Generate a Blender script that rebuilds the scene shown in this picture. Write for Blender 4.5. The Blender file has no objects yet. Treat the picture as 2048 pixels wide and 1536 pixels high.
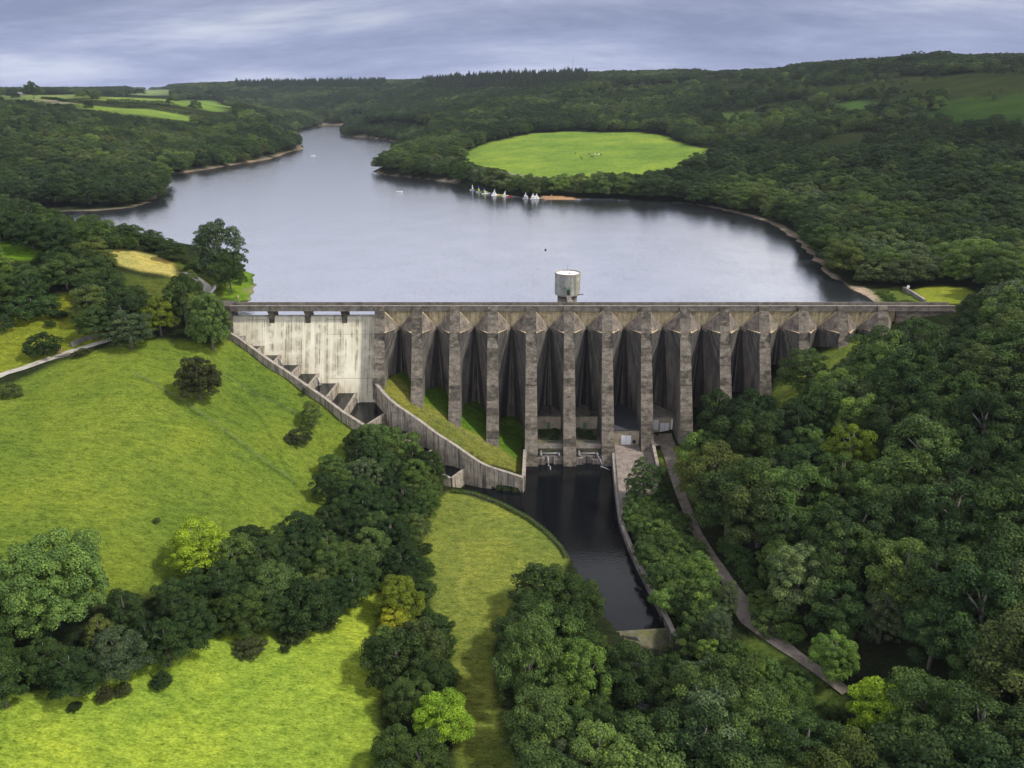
import bpy, bmesh, math, random
import numpy as np
from mathutils import Vector

# ------------------------------------------------------------------ camera, sky, sun, exposure
SC = bpy.context.scene
COL = SC.collection
R = math.radians
FPX, PITCH, CZ = 1577.0, R(20.4), 61.8          # focal length in photo pixels, pitch, camera height over the dam crest (z = 0)
cp, sp = math.cos(PITCH), math.sin(PITCH)
cam_data = bpy.data.cameras.new('camera')
cam = bpy.data.objects.new('camera', cam_data)
COL.objects.link(cam)
cam.location = (0, 0, CZ)
cam.rotation_euler = (R(90) - PITCH, 0, 0)
cam_data.sensor_width = 36.0
cam_data.lens = 36.0 * FPX / 2048
cam_data.clip_start, cam_data.clip_end = 1.0, 20000
SC.camera = cam

SUN_EL, SUN_AZ = R(50), R(106)                    # azimuth clockwise from +Y: the sun stands to the right
sun_dir = Vector((math.sin(SUN_AZ) * math.cos(SUN_EL), math.cos(SUN_AZ) * math.cos(SUN_EL), math.sin(SUN_EL)))
sd = bpy.data.lights.new('sun', 'SUN')
sd.energy, sd.angle, sd.color = 4.0, R(6), (1.0, 0.95, 0.86)
sun = bpy.data.objects.new('sun', sd)
COL.objects.link(sun)
sun.rotation_euler = (-sun_dir).to_track_quat('-Z', 'Y').to_euler()

W = bpy.data.worlds.new('World')
SC.world = W
W.use_nodes = True
wn, wl = W.node_tree.nodes, W.node_tree.links
wn.clear()
def N(nodes, t, **kw):
    n = nodes.new(t)
    for k, v in kw.items():
        setattr(n, k, v)
    return n
tc = N(wn, 'ShaderNodeTexCoord')
sky = N(wn, 'ShaderNodeTexSky', sky_type='NISHITA', sun_disc=False)
sky.sun_elevation, sky.sun_rotation = SUN_EL, SUN_AZ
sky.air_density, sky.dust_density = 1.0, 1.5
sep = N(wn, 'ShaderNodeSeparateXYZ'); wl.new(tc.outputs['Generated'], sep.inputs[0])
zz = N(wn, 'ShaderNodeMath', operation='MAXIMUM'); wl.new(sep.outputs['Z'], zz.inputs[0]); zz.inputs[1].default_value = 0.0
za = N(wn, 'ShaderNodeMath', operation='ADD'); wl.new(zz.outputs[0], za.inputs[0]); za.inputs[1].default_value = 0.22
dx = N(wn, 'ShaderNodeMath', operation='DIVIDE'); wl.new(sep.outputs['X'], dx.inputs[0]); wl.new(za.outputs[0], dx.inputs[1])
dy = N(wn, 'ShaderNodeMath', operation='DIVIDE'); wl.new(sep.outputs['Y'], dy.inputs[0]); wl.new(za.outputs[0], dy.inputs[1])
cb = N(wn, 'ShaderNodeCombineXYZ'); wl.new(dx.outputs[0], cb.inputs[0]); wl.new(dy.outputs[0], cb.inputs[1])
mpw = N(wn, 'ShaderNodeMapping'); wl.new(cb.outputs[0], mpw.inputs[0])
mpw.inputs['Rotation'].default_value = (0, 0, R(22)); mpw.inputs['Scale'].default_value = (0.36, 0.66, 1); mpw.inputs['Location'].default_value = (3.1, 1.7, 0)
n1 = N(wn, 'ShaderNodeTexNoise'); wl.new(mpw.outputs[0], n1.inputs['Vector'])
n1.inputs['Scale'].default_value, n1.inputs['Detail'].default_value, n1.inputs['Roughness'].default_value, n1.inputs['Distortion'].default_value = 1.7, 6, 0.62, 0.25
ramp = N(wn, 'ShaderNodeValToRGB'); wl.new(n1.outputs['Fac'], ramp.inputs[0])
el = ramp.color_ramp.elements
el[0].position, el[0].color = 0.37, (2.45, 2.95, 5.3, 1)
el[1].position, el[1].color = 0.64, (6.8, 7.4, 9.4, 1)
e = el.new(0.50); e.color = (3.7, 4.3, 6.9, 1)
hz = N(wn, 'ShaderNodeFloatCurve'); wl.new(zz.outputs[0], hz.inputs['Value'])   # brightness of the cloud cover over its height: dark low down, a bright belt, greyer overhead
cvp = hz.mapping.curves[0].points
cvp[0].location, cvp[1].location = (0, 0.18), (1, 0.26)
for x_, y_ in ((0.10, 0.18), (0.16, 0.55), (0.22, 0.92), (0.34, 0.98), (0.52, 0.42)): cvp.new(x_, y_)
hz.mapping.update()
hs = N(wn, 'ShaderNodeMath', operation='MULTIPLY'); wl.new(hz.outputs[0], hs.inputs[0]); hs.inputs[1].default_value = 5.2
cm = N(wn, 'ShaderNodeVectorMath', operation='SCALE'); wl.new(ramp.outputs[0], cm.inputs[0]); wl.new(hs.outputs[0], cm.inputs['Scale'])
hc = N(wn, 'ShaderNodeMapRange'); wl.new(zz.outputs[0], hc.inputs[0])
hc.inputs[1].default_value, hc.inputs[2].default_value = 0.05, 0.17
nw = N(wn, 'ShaderNodeMix', data_type='RGBA', blend_type='MULTIPLY'); wl.new(hc.outputs[0], nw.inputs['Factor']); wl.new(cm.outputs[0], nw.inputs['A']); nw.inputs['B'].default_value = (1.14, 1.02, 0.76, 1)
mxw = N(wn, 'ShaderNodeMix', data_type='RGBA'); mxw.inputs['Factor'].default_value = 0.88
wl.new(sky.outputs[0], mxw.inputs['A']); wl.new(nw.outputs['Result'], mxw.inputs['B'])
bg = N(wn, 'ShaderNodeBackground'); bg.inputs['Strength'].default_value = 0.1
wl.new(mxw.outputs['Result'], bg.inputs['Color'])
wo = N(wn, 'ShaderNodeOutputWorld'); wl.new(bg.outputs[0], wo.inputs['Surface'])

SC.view_settings.view_transform = 'Standard'
SC.view_settings.look = 'None'
SC.view_settings.exposure = 0.08
SC.view_settings.gamma = 1.0
SC.render.engine = 'CYCLES'
SC.cycles.max_bounces = 6
SC.cycles.diffuse_bounces = 2
SC.cycles.transmission_bounces = 3
SC.cycles.transparent_max_bounces = 6
SC.cycles.volume_bounces = 0
SC.cycles.use_denoising = True

HAZE = 0.00004
rnd = random.Random(7)
rng = np.random.default_rng(11)

# ------------------------------------------------------------------ helpers: rays, meshes, tags
LAKE, POOL, TAIL = -3.6, -44.5, -47.5
def ray(px, py):
    a, b = (px - 1024) / FPX, (768 - py) / FPX
    return np.array([a, cp + b * sp, -sp + b * cp])
def at_z(px, py, z):
    d = ray(px, py); t = (z - CZ) / d[2]
    return np.array([d[0] * t, d[1] * t, z])
def at_Y(px, py, Y):
    d = ray(px, py); t = Y / d[1]
    return np.array([d[0] * t, Y, CZ + d[2] * t])
def at_plane(px, py, Y0, k):                      # the battered plane Y = Y0 + k * z
    d = ray(px, py); t = (Y0 + k * CZ) / (d[1] - k * d[2])
    return np.array([d[0] * t, d[1] * t, CZ + d[2] * t])
def project(X, Y, Z):
    zc = Y * cp - (Z - CZ) * sp
    yc = Y * sp + (Z - CZ) * cp
    zc = np.where(zc < 1, 1, zc)
    return 1024 + FPX * X / zc, 768 - FPX * yc / zc, zc

def tag(o, label=None, cat=None, group=None, kind=None):
    if label: o['label'] = label
    if cat: o['category'] = cat
    if group: o['group'] = group
    if kind: o['kind'] = kind
    return o
def empty(name, loc=(0, 0, 0), rz=0.0):
    o = bpy.data.objects.new(name, None)
    o.empty_display_size = 0.5
    COL.objects.link(o)
    o.location = loc; o.rotation_euler = (0, 0, rz)
    return o
def link(name, me, parent=None):
    o = bpy.data.objects.new(name, me)
    COL.objects.link(o)
    if parent: o.parent = parent
    return o

class MB:
    """collects vertices and faces and links them as one mesh object"""
    def __init__(self):
        self.v, self.f, self.m = [], [], []
    def add(self, vs, fs, mi=0):
        b = len(self.v)
        self.v += [tuple(map(float, p)) for p in vs]
        for f in fs:
            self.f.append([b + i for i in f]); self.m.append(mi)
        return self
    def box(self, x0, x1, y0, y1, z0, z1, mi=0):
        vs = [(x0, y0, z0), (x1, y0, z0), (x1, y1, z0), (x0, y1, z0), (x0, y0, z1), (x1, y0, z1), (x1, y1, z1), (x0, y1, z1)]
        return self.add(vs, [(0, 3, 2, 1), (4, 5, 6, 7), (0, 1, 5, 4), (1, 2, 6, 5), (2, 3, 7, 6), (3, 0, 4, 7)], mi)
    def bar(self, a, b, w, h, mi=0):
        """a box of width w and height h along the segment a-b (a, b on its axis)"""
        a, b = Vector(a), Vector(b); d = (b - a).normalized()
        s = d.cross(Vector((0, 0, 1)))
        if s.length < 1e-4: s = Vector((1, 0, 0))
        s.normalize(); u = s.cross(d)
        vs = []
        for p in (a, b):
            for i, j in ((-1, -1), (1, -1), (1, 1), (-1, 1)):
                vs.append(p + s * (i * w / 2) + u * (j * h / 2))
        return self.add(vs, [(0, 3, 2, 1), (4, 5, 6, 7), (0, 1, 5, 4), (1, 2, 6, 5), (2, 3, 7, 6), (3, 0, 4, 7)], mi)
    def tube(self, pts, rad, n=8, mi=0):
        pts = [Vector(p) for p in pts]
        if not isinstance(rad, (list, tuple)): rad = [rad] * len(pts)
        vs, fs = [], []
        for i, p in enumerate(pts):
            d = (pts[min(i + 1, len(pts) - 1)] - pts[max(i - 1, 0)]).normalized()
            s = d.cross(Vector((0.31, 0.2, 1)))
            if s.length < 1e-3: s = d.cross(Vector((1, 0, 0)))
            s.normalize(); u = s.cross(d)
            for k in range(n):
                a = 2 * math.pi * k / n
                vs.append(p + (s * math.cos(a) + u * math.sin(a)) * rad[i])
        for i in range(len(pts) - 1):
            for k in range(n):
                fs.append((i * n + k, i * n + (k + 1) % n, (i + 1) * n + (k + 1) % n, (i + 1) * n + k))
        fs.append(tuple(range(n))[::-1]); fs.append(tuple(range((len(pts) - 1) * n, len(pts) * n)))
        return self.add(vs, fs, mi)
    def lathe(self, prof, n=48, c=(0, 0, 0), mi=0):
        vs, fs = [], []
        for r_, z in prof:
            for k in range(n):
                a = 2 * math.pi * k / n
                vs.append((c[0] + r_ * math.cos(a), c[1] + r_ * math.sin(a), c[2] + z))
        for i in range(len(prof) - 1):
            for k in range(n):
                fs.append((i * n + k, i * n + (k + 1) % n, (i + 1) * n + (k + 1) % n, (i + 1) * n + k))
        fs.append(tuple(range(n))[::-1]); fs.append(tuple(range((len(prof) - 1) * n, len(prof) * n)))
        return self.add(vs, fs, mi)
    def mesh(self, name, mats, smooth=False):
        me = bpy.data.meshes.new(name)
        me.from_pydata(self.v, [], self.f)
        for m in (mats if isinstance(mats, (list, tuple)) else [mats]): me.materials.append(m)
        me.polygons.foreach_set('material_index', self.m)
        if smooth: me.polygons.foreach_set('use_smooth', [True] * len(self.f))
        bm = bmesh.new(); bm.from_mesh(me); bmesh.ops.recalc_face_normals(bm, faces=bm.faces); bm.to_mesh(me); bm.free()
        me.update()
        return me
    def build(self, name, mats, parent=None, smooth=False):
        return link(name, self.mesh(name, mats, smooth), parent)

# ------------------------------------------------------------------ materials
def new_mat(name):
    m = bpy.data.materials.new(name); m.use_nodes = True
    nt = m.node_tree; nt.nodes.clear()
    out = nt.nodes.new('ShaderNodeOutputMaterial')
    b = nt.nodes.new('ShaderNodeBsdfPrincipled')
    nt.links.new(b.outputs[0], out.inputs['Surface'])
    return m, nt, b
def tex_noise(nt, vec, scale, detail=4, rough=0.55, sc=(1, 1, 1), dist=0.0, loc=(0, 0, 0), rot=(0, 0, 0)):
    mp = nt.nodes.new('ShaderNodeMapping'); mp.inputs['Scale'].default_value = sc; mp.inputs['Location'].default_value = loc; mp.inputs['Rotation'].default_value = rot
    nt.links.new(vec, mp.inputs[0])
    n = nt.nodes.new('ShaderNodeTexNoise')
    n.inputs['Scale'].default_value, n.inputs['Detail'].default_value, n.inputs['Roughness'].default_value, n.inputs['Distortion'].default_value = scale, detail, rough, dist
    nt.links.new(mp.outputs[0], n.inputs['Vector'])
    return n.outputs['Fac']
def ramp_(nt, fac, stops):
    r_ = nt.nodes.new('ShaderNodeValToRGB'); nt.links.new(fac, r_.inputs[0])
    e = r_.color_ramp.elements
    e[0].position, e[0].color = stops[0][0], (*stops[0][1], 1)
    e[1].position, e[1].color = stops[-1][0], (*stops[-1][1], 1)
    for p, c in stops[1:-1]:
        x = e.new(p); x.color = (*c, 1)
    return r_.outputs[0]
def g3(v): return (v, v, v)
def mix(nt, a, b, fac, mode='MIX'):
    m = nt.nodes.new('ShaderNodeMix'); m.data_type = 'RGBA'; m.blend_type = mode
    for s, v in (('A', a), ('B', b)):
        if isinstance(v, tuple): m.inputs[s].default_value = (*v, 1)
        else: nt.links.new(v, m.inputs[s])
    if isinstance(fac, (int, float)): m.inputs['Factor'].default_value = fac
    else: nt.links.new(fac, m.inputs['Factor'])
    return m.outputs['Result']
def bump(nt, b, h, dist, strength=1.0):
    n = nt.nodes.new('ShaderNodeBump'); n.inputs['Distance'].default_value = dist; n.inputs['Strength'].default_value = strength
    nt.links.new(h, n.inputs['Height']); nt.links.new(n.outputs[0], b.inputs['Normal'])
def pos(nt):
    return nt.nodes.new('ShaderNodeNewGeometry').outputs['Position']
def math_(nt, op, a, b=None):
    n = nt.nodes.new('ShaderNodeMath'); n.operation = op
    for i, v in enumerate((a, b)):
        if v is None: continue
        if isinstance(v, (int, float)): n.inputs[i].default_value = v
        else: nt.links.new(v, n.inputs[i])
    return n.outputs[0]
def sepz(nt, v):
    s = nt.nodes.new('ShaderNodeSeparateXYZ'); nt.links.new(v, s.inputs[0]); return s.outputs

def plain(name, col, rough=0.7, metal=0.0, var=0.15, scale=2.0):
    m, nt, b = new_mat(name)
    p = pos(nt)
    n = tex_noise(nt, p, scale, 5)
    b.inputs['Base Color'].default_value = (*col, 1)
    nt.links.new(mix(nt, tuple(c * (1 - var) for c in col), tuple(min(1, c * (1 + var)) for c in col), n), b.inputs['Base Color'])
    b.inputs['Roughness'].default_value = rough; b.inputs['Metallic'].default_value = metal
    return m

def concrete(name, light, mid, dark, streak=0.6, lift=True, streak_col=(0.02, 0.02, 0.02), lichen=None, mott=0.5, thr=(0.42, 0.62), vs=1.0, bd=0.12):
    """weathered concrete: blotches, vertical run-off stains, horizontal pour lines"""
    m, nt, b = new_mat(name)
    p = pos(nt)
    blot = tex_noise(nt, p, 0.55, 7, 0.62, sc=(1, 1, vs))
    col = ramp_(nt, blot, [(0.30, dark), (0.48, mid), (0.72, light)])
    fine = tex_noise(nt, p, 3.2, 6, 0.7, sc=(1, 1, max(vs, 0.14)))
    col = mix(nt, col, ramp_(nt, fine, [(0.3, g3(0.35)), (0.55, g3(1.0))]), mott, 'MULTIPLY')
    if lichen:
        li = tex_noise(nt, p, 0.3, 5, 0.6, loc=(40, 3, 9))
        col = mix(nt, col, lichen, ramp_(nt, li, [(0.52, g3(0)), (0.66, g3(0.7))]))
    st = tex_noise(nt, p, 1.0, 5, 0.6, sc=(1.1, 1.1, 0.07))
    st2 = tex_noise(nt, p, 1.0, 4, 0.6, sc=(1.9, 1.9, 0.10), loc=(9, 1, 3))
    sm = mix(nt, ramp_(nt, st, [(thr[0], g3(0)), (thr[1], g3(1))]), ramp_(nt, st2, [(0.50, g3(0)), (0.60, g3(1))]), 0.5)
    sm = math_(nt, 'MULTIPLY', sm, streak)
    col = mix(nt, col, streak_col, sm)
    h = fine
    if lift:
        z = sepz(nt, p)[2]
        w = math_(nt, 'FRACT', math_(nt, 'MULTIPLY', math_(nt, 'ADD', z, 100.0), 1 / 2.1))
        ln = ramp_(nt, w, [(0.0, g3(1)), (0.035, g3(0)), (0.97, g3(0)), (1.0, g3(1))])
        col = mix(nt, col, tuple(c * 0.45 for c in mid), math_(nt, 'MULTIPLY', ln, 0.55))
        band = nt.nodes.new('ShaderNodeTexWhiteNoise'); band.noise_dimensions = '1D'
        xb = math_(nt, 'FLOOR', math_(nt, 'MULTIPLY', math_(nt, 'ADD', sepz(nt, p)[0], 205.0), 1 / 12.1))
        bw = math_(nt, 'ADD', math_(nt, 'FLOOR', math_(nt, 'MULTIPLY', math_(nt, 'ADD', z, 100.0), 1 / 2.1)), math_(nt, 'MULTIPLY', xb, 57.0))
        nt.links.new(bw, band.inputs['W'])
        rag = math_(nt, 'ADD', band.outputs['Value'], math_(nt, 'MULTIPLY', math_(nt, 'SUBTRACT', blot, 0.5), 1.2))
        col = mix(nt, col, ramp_(nt, rag, [(0.05, g3(0.42)), (0.3, g3(0.85)), (0.8, g3(1.12))]), 0.9, 'MULTIPLY')
        gr_ = tex_noise(nt, p, 5.5, 3, 0.7)
        col = mix(nt, col, ramp_(nt, gr_, [(0.36, g3(0.42)), (0.5, g3(1.0)), (0.66, g3(1.3))]), 0.85, 'MULTIPLY')
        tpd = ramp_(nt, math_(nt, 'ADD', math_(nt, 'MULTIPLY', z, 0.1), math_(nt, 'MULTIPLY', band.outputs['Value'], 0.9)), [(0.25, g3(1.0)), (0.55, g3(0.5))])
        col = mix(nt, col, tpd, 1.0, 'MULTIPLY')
        h = math_(nt, 'SUBTRACT', fine, math_(nt, 'MULTIPLY', ln, 0.6))
    nt.links.new(col, b.inputs['Base Color'])
    b.inputs['Roughness'].default_value = 0.85
    b.inputs['Specular IOR Level'].default_value = 0.25
    bump(nt, b, h, bd, 0.8)
    return m

M = {}
M['nose'] = concrete('rough_concrete', (0.265, 0.229, 0.180), (0.172, 0.148, 0.115), (0.076, 0.064, 0.051), 0.25, True, (0.03, 0.026, 0.024), mott=0.9, vs=1.8)
M['head'] = concrete('stained_concrete', (0.34, 0.30, 0.255), (0.215, 0.185, 0.16), (0.10, 0.088, 0.08), 0.92, False, (0.018, 0.017, 0.018), mott=0.5, thr=(0.44, 0.56), vs=0.3)
M['ochre'] = concrete('ochre_concrete', (0.70, 0.58, 0.35), (0.56, 0.45, 0.265), (0.30, 0.235, 0.15), 0.6, False, (0.025, 0.022, 0.02), mott=0.4)
M['beam'] = concrete('parapet_concrete', (0.25, 0.22, 0.18), (0.17, 0.15, 0.122), (0.09, 0.078, 0.066), 0.4, False, (0.04, 0.035, 0.032), mott=0.5)
M['coping'] = concrete('coping_concrete', (0.42, 0.37, 0.31), (0.31, 0.27, 0.225), (0.17, 0.145, 0.12), 0.2, False)
M['spill'] = concrete('pale_spillway_concrete', (0.70, 0.655, 0.51), (0.61, 0.57, 0.43), (0.46, 0.42, 0.31), 0.85, False, (0.13, 0.112, 0.072), mott=0.14, thr=(0.47, 0.66), vs=0.08, bd=0.012)
M['wall'] = concrete('channel_wall_concrete', (0.50, 0.44, 0.34), (0.37, 0.32, 0.245), (0.20, 0.17, 0.13), 0.85, False, (0.03, 0.026, 0.022), mott=0.45, thr=(0.48, 0.58))
M['tower'] = concrete('tower_concrete', (0.47, 0.46, 0.41), (0.33, 0.325, 0.285), (0.18, 0.18, 0.15), 0.75, False, (0.10, 0.10, 0.085), lichen=(0.26, 0.26, 0.10), mott=0.5)
M['tower_roof'] = plain('pale_roof', (0.78, 0.77, 0.74), 0.8, var=0.12, scale=0.8)
M['slab'] = concrete('apron_concrete', (0.33, 0.28, 0.235), (0.235, 0.195, 0.165), (0.13, 0.105, 0.09), 0.0, False, mott=0.6)
M['tarmac'] = concrete('track_tarmac', (0.29, 0.245, 0.195), (0.215, 0.182, 0.146), (0.12, 0.10, 0.08), 0.0, False, mott=0.5)
M['gravel'] = concrete('path_gravel', (0.46, 0.43, 0.37), (0.36, 0.335, 0.285), (0.22, 0.20, 0.16), 0.0, False, mott=0.45)
M['roof'] = plain('bitumen_roof', (0.035, 0.036, 0.045), 0.75, var=0.35, scale=0.5)
M['buff'] = concrete('buff_render', (0.50, 0.43, 0.31), (0.40, 0.34, 0.24), (0.26, 0.215, 0.15), 0.3, False, (0.09, 0.075, 0.05), mott=0.35)
M['white'] = plain('white_paint', (0.78, 0.78, 0.80), 0.5, var=0.06)
M['green_paint'] = plain('green_paint', (0.10, 0.20, 0.11), 0.5)
M['dark'] = plain('dark_metal', (0.03, 0.03, 0.032), 0.5, 0.3)
M['steel'] = plain('galvanised_steel', (0.20, 0.20, 0.20), 0.6, 0.3)
M['wood'] = plain('weathered_wood', (0.14, 0.11, 0.08), 0.9)
M['moss'] = concrete('mossy_concrete', (0.20, 0.18, 0.13), (0.12, 0.11, 0.07), (0.05, 0.05, 0.02), 0.5, False, (0.06, 0.075, 0.012), lichen=(0.13, 0.14, 0.015), mott=0.6)
M['stone'] = concrete('dry_stone', (0.24, 0.22, 0.20), (0.15, 0.14, 0.125), (0.07, 0.065, 0.06), 0.0, False, mott=0.8)
M['bark'] = plain('grey_bark', (0.16, 0.14, 0.115), 0.95, var=0.4, scale=3)
M['sail_white'] = plain('white_sailcloth', (0.82, 0.82, 0.80), 0.8, var=0.03)
M['sail_blue'] = plain('blue_sailcloth', (0.05, 0.07, 0.45), 0.8, var=0.05)
M['sail_lime'] = plain('lime_sailcloth', (0.55, 0.68, 0.04), 0.8, var=0.05)
M['hull_white'] = plain('white_gelcoat', (0.80, 0.80, 0.80), 0.3, var=0.03)
M['hull_red'] = plain('red_plastic', (0.50, 0.05, 0.02), 0.4)
M['hull_yellow'] = plain('yellow_plastic', (0.62, 0.52, 0.05), 0.4)
M['skin'] = plain('skin', (0.42, 0.26, 0.19), 0.6)
M['red_cloth'] = plain('red_cloth', (0.52, 0.03, 0.03), 0.9)
M['black_cloth'] = plain('black_cloth', (0.015, 0.015, 0.018), 0.9)
M['blue_cloth'] = plain('blue_cloth', (0.03, 0.07, 0.20), 0.9)
M['hair'] = plain('dark_hair', (0.03, 0.02, 0.015), 0.7)
M['cow_black'] = plain('black_hide', (0.02, 0.018, 0.016), 0.8)
M['cow_white'] = plain('white_hide', (0.70, 0.66, 0.56), 0.8)
M['slate'] = plain('slate_roof', (0.16, 0.165, 0.18), 0.6)

def water_mat(name, col, rough, scale, strength, dist, ior=1.33):
    m, nt, b = new_mat(name)
    p = pos(nt)
    b.inputs['Base Color'].default_value = (*col, 1)
    b.inputs['Roughness'].default_value = rough
    b.inputs['IOR'].default_value = ior
    a = tex_noise(nt, p, scale, 4, 0.6, sc=(0.7, 1.0, 1))
    c = tex_noise(nt, p, scale * 0.06, 3, 0.5, loc=(5, 8, 0))
    h = math_(nt, 'MULTIPLY', a, ramp_(nt, c, [(0.35, g3(0.75)), (0.65, g3(1))]))
    bump(nt, b, h, dist, strength)
    return m
M['lake'] = water_mat('lake_water', (0.016, 0.018, 0.020), 0.13, 0.8, 0.5, 0.24, 2.25)
M['pool'] = water_mat('dark_pool_water', (0.004, 0.005, 0.006), 0.04, 1.4, 0.30, 0.10)
m, nt, b = new_mat('white_water')
n = tex_noise(nt, pos(nt), 2.5, 4, sc=(1, 1, 0.3))
nt.links.new(ramp_(nt, n, [(0.35, g3(0.14)), (0.65, g3(0.7))]), b.inputs['Base Color']); b.inputs['Roughness'].default_value = 0.5
M['foam'] = m

def fan_concrete():
    """the recessed heads: leakage stains, form joints and facet tones that fan out from the top of each joint; corbel shade is painted in"""
    m, nt, b = new_mat('fan_stained_shaded_concrete')
    p = pos(nt); a = nt.nodes.new('ShaderNodeAttribute'); a.attribute_name = 'fan'
    o = sepz(nt, a.outputs['Vector'])
    cv_ = nt.nodes.new('ShaderNodeCombineXYZ')
    nt.links.new(math_(nt, 'MULTIPLY', o[0], 15.0), cv_.inputs[0]); nt.links.new(math_(nt, 'MULTIPLY', o[1], 0.010), cv_.inputs[1]); nt.links.new(o[2], cv_.inputs[2])
    f1 = tex_noise(nt, cv_.outputs[0], 1.0, 2, 0.5); f2 = tex_noise(nt, cv_.outputs[0], 2.6, 1, 0.5)
    blot = tex_noise(nt, p, 0.5, 6, 0.62, sc=(1, 1, 0.35)); fine = tex_noise(nt, p, 3.0, 6, 0.7, sc=(1, 1, 0.4))
    col = ramp_(nt, blot, [(0.3, (0.13, 0.116, 0.095)), (0.5, (0.235, 0.208, 0.168)), (0.7, (0.36, 0.32, 0.255))])
    col = mix(nt, col, ramp_(nt, fine, [(0.3, g3(0.45)), (0.55, g3(1))]), 0.6, 'MULTIPLY')
    wob = math_(nt, 'ADD', o[0], math_(nt, 'MULTIPLY', math_(nt, 'SUBTRACT', f1, 0.5), 0.10))
    wob = math_(nt, 'ADD', wob, math_(nt, 'MULTIPLY', math_(nt, 'SUBTRACT', blot, 0.5), 0.03))
    dk = ramp_(nt, math_(nt, 'MULTIPLY', wob, 4.0), [(0.0, g3(0.95)), (0.012, g3(0.55)), (0.03, g3(0.0)), (0.17, g3(0.05)), (0.20, g3(0.80)), (0.36, g3(0.75)), (0.44, g3(0.35)), (0.80, g3(0.35))])
    fm = ramp_(nt, math_(nt, 'MULTIPLY', o[0], 4.0), [(0.46, g3(1.0)), (0.66, g3(0.12))])
    lt = ramp_(nt, f1, [(0.42, g3(0.0)), (0.52, g3(1.0))])
    tp = ramp_(nt, math_(nt, 'MULTIPLY', math_(nt, 'ADD', o[1], math_(nt, 'MULTIPLY', f1, 14.0)), 0.02), [(0.24, g3(0.72)), (0.42, g3(0.55)), (0.60, g3(0.15)), (0.90, g3(0.0))])  # paints the shade under the corbels: darkest at the top, fading downwards
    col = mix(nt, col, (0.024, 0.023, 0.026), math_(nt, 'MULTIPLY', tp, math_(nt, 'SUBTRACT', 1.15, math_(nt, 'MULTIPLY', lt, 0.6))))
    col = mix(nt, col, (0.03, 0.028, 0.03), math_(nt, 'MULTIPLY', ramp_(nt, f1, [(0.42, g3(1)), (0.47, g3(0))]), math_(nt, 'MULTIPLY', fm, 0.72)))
    col = mix(nt, col, (0.022, 0.021, 0.023), dk)
    col = mix(nt, col, (0.03, 0.027, 0.026), math_(nt, 'MULTIPLY', ramp_(nt, f2, [(0.32, g3(1)), (0.40, g3(0))]), math_(nt, 'MULTIPLY', fm, 0.6)))
    nt.links.new(col, b.inputs['Base Color']); b.inputs['Roughness'].default_value = 0.8; b.inputs['Specular IOR Level'].default_value = 0.25
    bump(nt, b, math_(nt, 'ADD', fine, f2), 0.12, 0.8)
    return m
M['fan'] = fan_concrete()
def spillway_concrete():
    m, nt, b = new_mat('pale_spillway_concrete')
    p = pos(nt)
    col = ramp_(nt, tex_noise(nt, p, 0.16, 5, 0.6, sc=(1, 1, 0.6)), [(0.32, (0.47, 0.43, 0.315)), (0.5, (0.60, 0.555, 0.42)), (0.68, (0.69, 0.65, 0.51))])
    wide = tex_noise(nt, p, 0.55, 2, 0.5, sc=(1, 0.05, 0.035)); thin = tex_noise(nt, p, 2.2, 2, 0.5, sc=(1, 0.03, 0.022)); brk = tex_noise(nt, p, 0.35, 4, 0.6, loc=(8, 2, 5))
    s = math_(nt, 'MULTIPLY', ramp_(nt, wide, [(0.46, g3(0)), (0.62, g3(0.55))]), ramp_(nt, brk, [(0.35, g3(0.2)), (0.6, g3(1))]))
    col = mix(nt, col, (0.20, 0.17, 0.11), s)
    s = math_(nt, 'MULTIPLY', ramp_(nt, thin, [(0.52, g3(0)), (0.62, g3(0.75))]), ramp_(nt, brk, [(0.40, g3(0.1)), (0.58, g3(1))]))
    col = mix(nt, col, (0.11, 0.095, 0.065), s)
    w = math_(nt, 'FRACT', math_(nt, 'MULTIPLY', math_(nt, 'ADD', sepz(nt, p)[2], 101.3), 1 / 4.2))
    ln = math_(nt, 'MULTIPLY', ramp_(nt, w, [(0.0, g3(1)), (0.03, g3(0)), (0.98, g3(0)), (1.0, g3(1))]), ramp_(nt, tex_noise(nt, p, 0.09, 2, 0.5, loc=(2, 7, 1)), [(0.5, g3(0)), (0.56, g3(0.8))]))
    col = mix(nt, col, (0.10, 0.085, 0.06), ln)
    nt.links.new(col, b.inputs['Base Color']); b.inputs['Roughness'].default_value = 0.85; b.inputs['Specular IOR Level'].default_value = 0.2
    bump(nt, b, tex_noise(nt, p, 1.2, 3), 0.02, 0.5)
    return m
M['spill'] = spillway_concrete()

# foliage: one leaf material; each tree's own leaf colour is the value "tint" that the tree (or the instance) carries
m, nt, b = new_mat('foliage')
ai = nt.nodes.new('ShaderNodeAttribute'); ai.attribute_type = 'INSTANCER'; ai.attribute_name = 'tint'
al = nt.nodes.new('ShaderNodeAttribute'); al.attribute_type = 'GEOMETRY'; al.attribute_name = 'leafv'
oi = nt.nodes.new('ShaderNodeObjectInfo')
vv = ramp_(nt, al.outputs['Fac'], [(0.0, (0.40, 0.44, 0.5)), (0.55, (1, 1, 1)), (1.0, (2.1, 1.85, 1.2))])
c1 = mix(nt, ai.outputs['Color'], vv, 1.0, 'MULTIPLY')
rv = ramp_(nt, oi.outputs['Random'], [(0.0, (0.80, 0.86, 0.95)), (0.5, (1, 1, 1)), (1.0, (1.14, 1.16, 0.95))])
c1 = mix(nt, c1, rv, 1.0, 'MULTIPLY')
nt.links.new(c1, b.inputs['Base Color']); b.inputs['Roughness'].default_value = 0.6; b.inputs['Specular IOR Level'].default_value = 0.07
tr = nt.nodes.new('ShaderNodeBsdfTranslucent')
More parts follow.
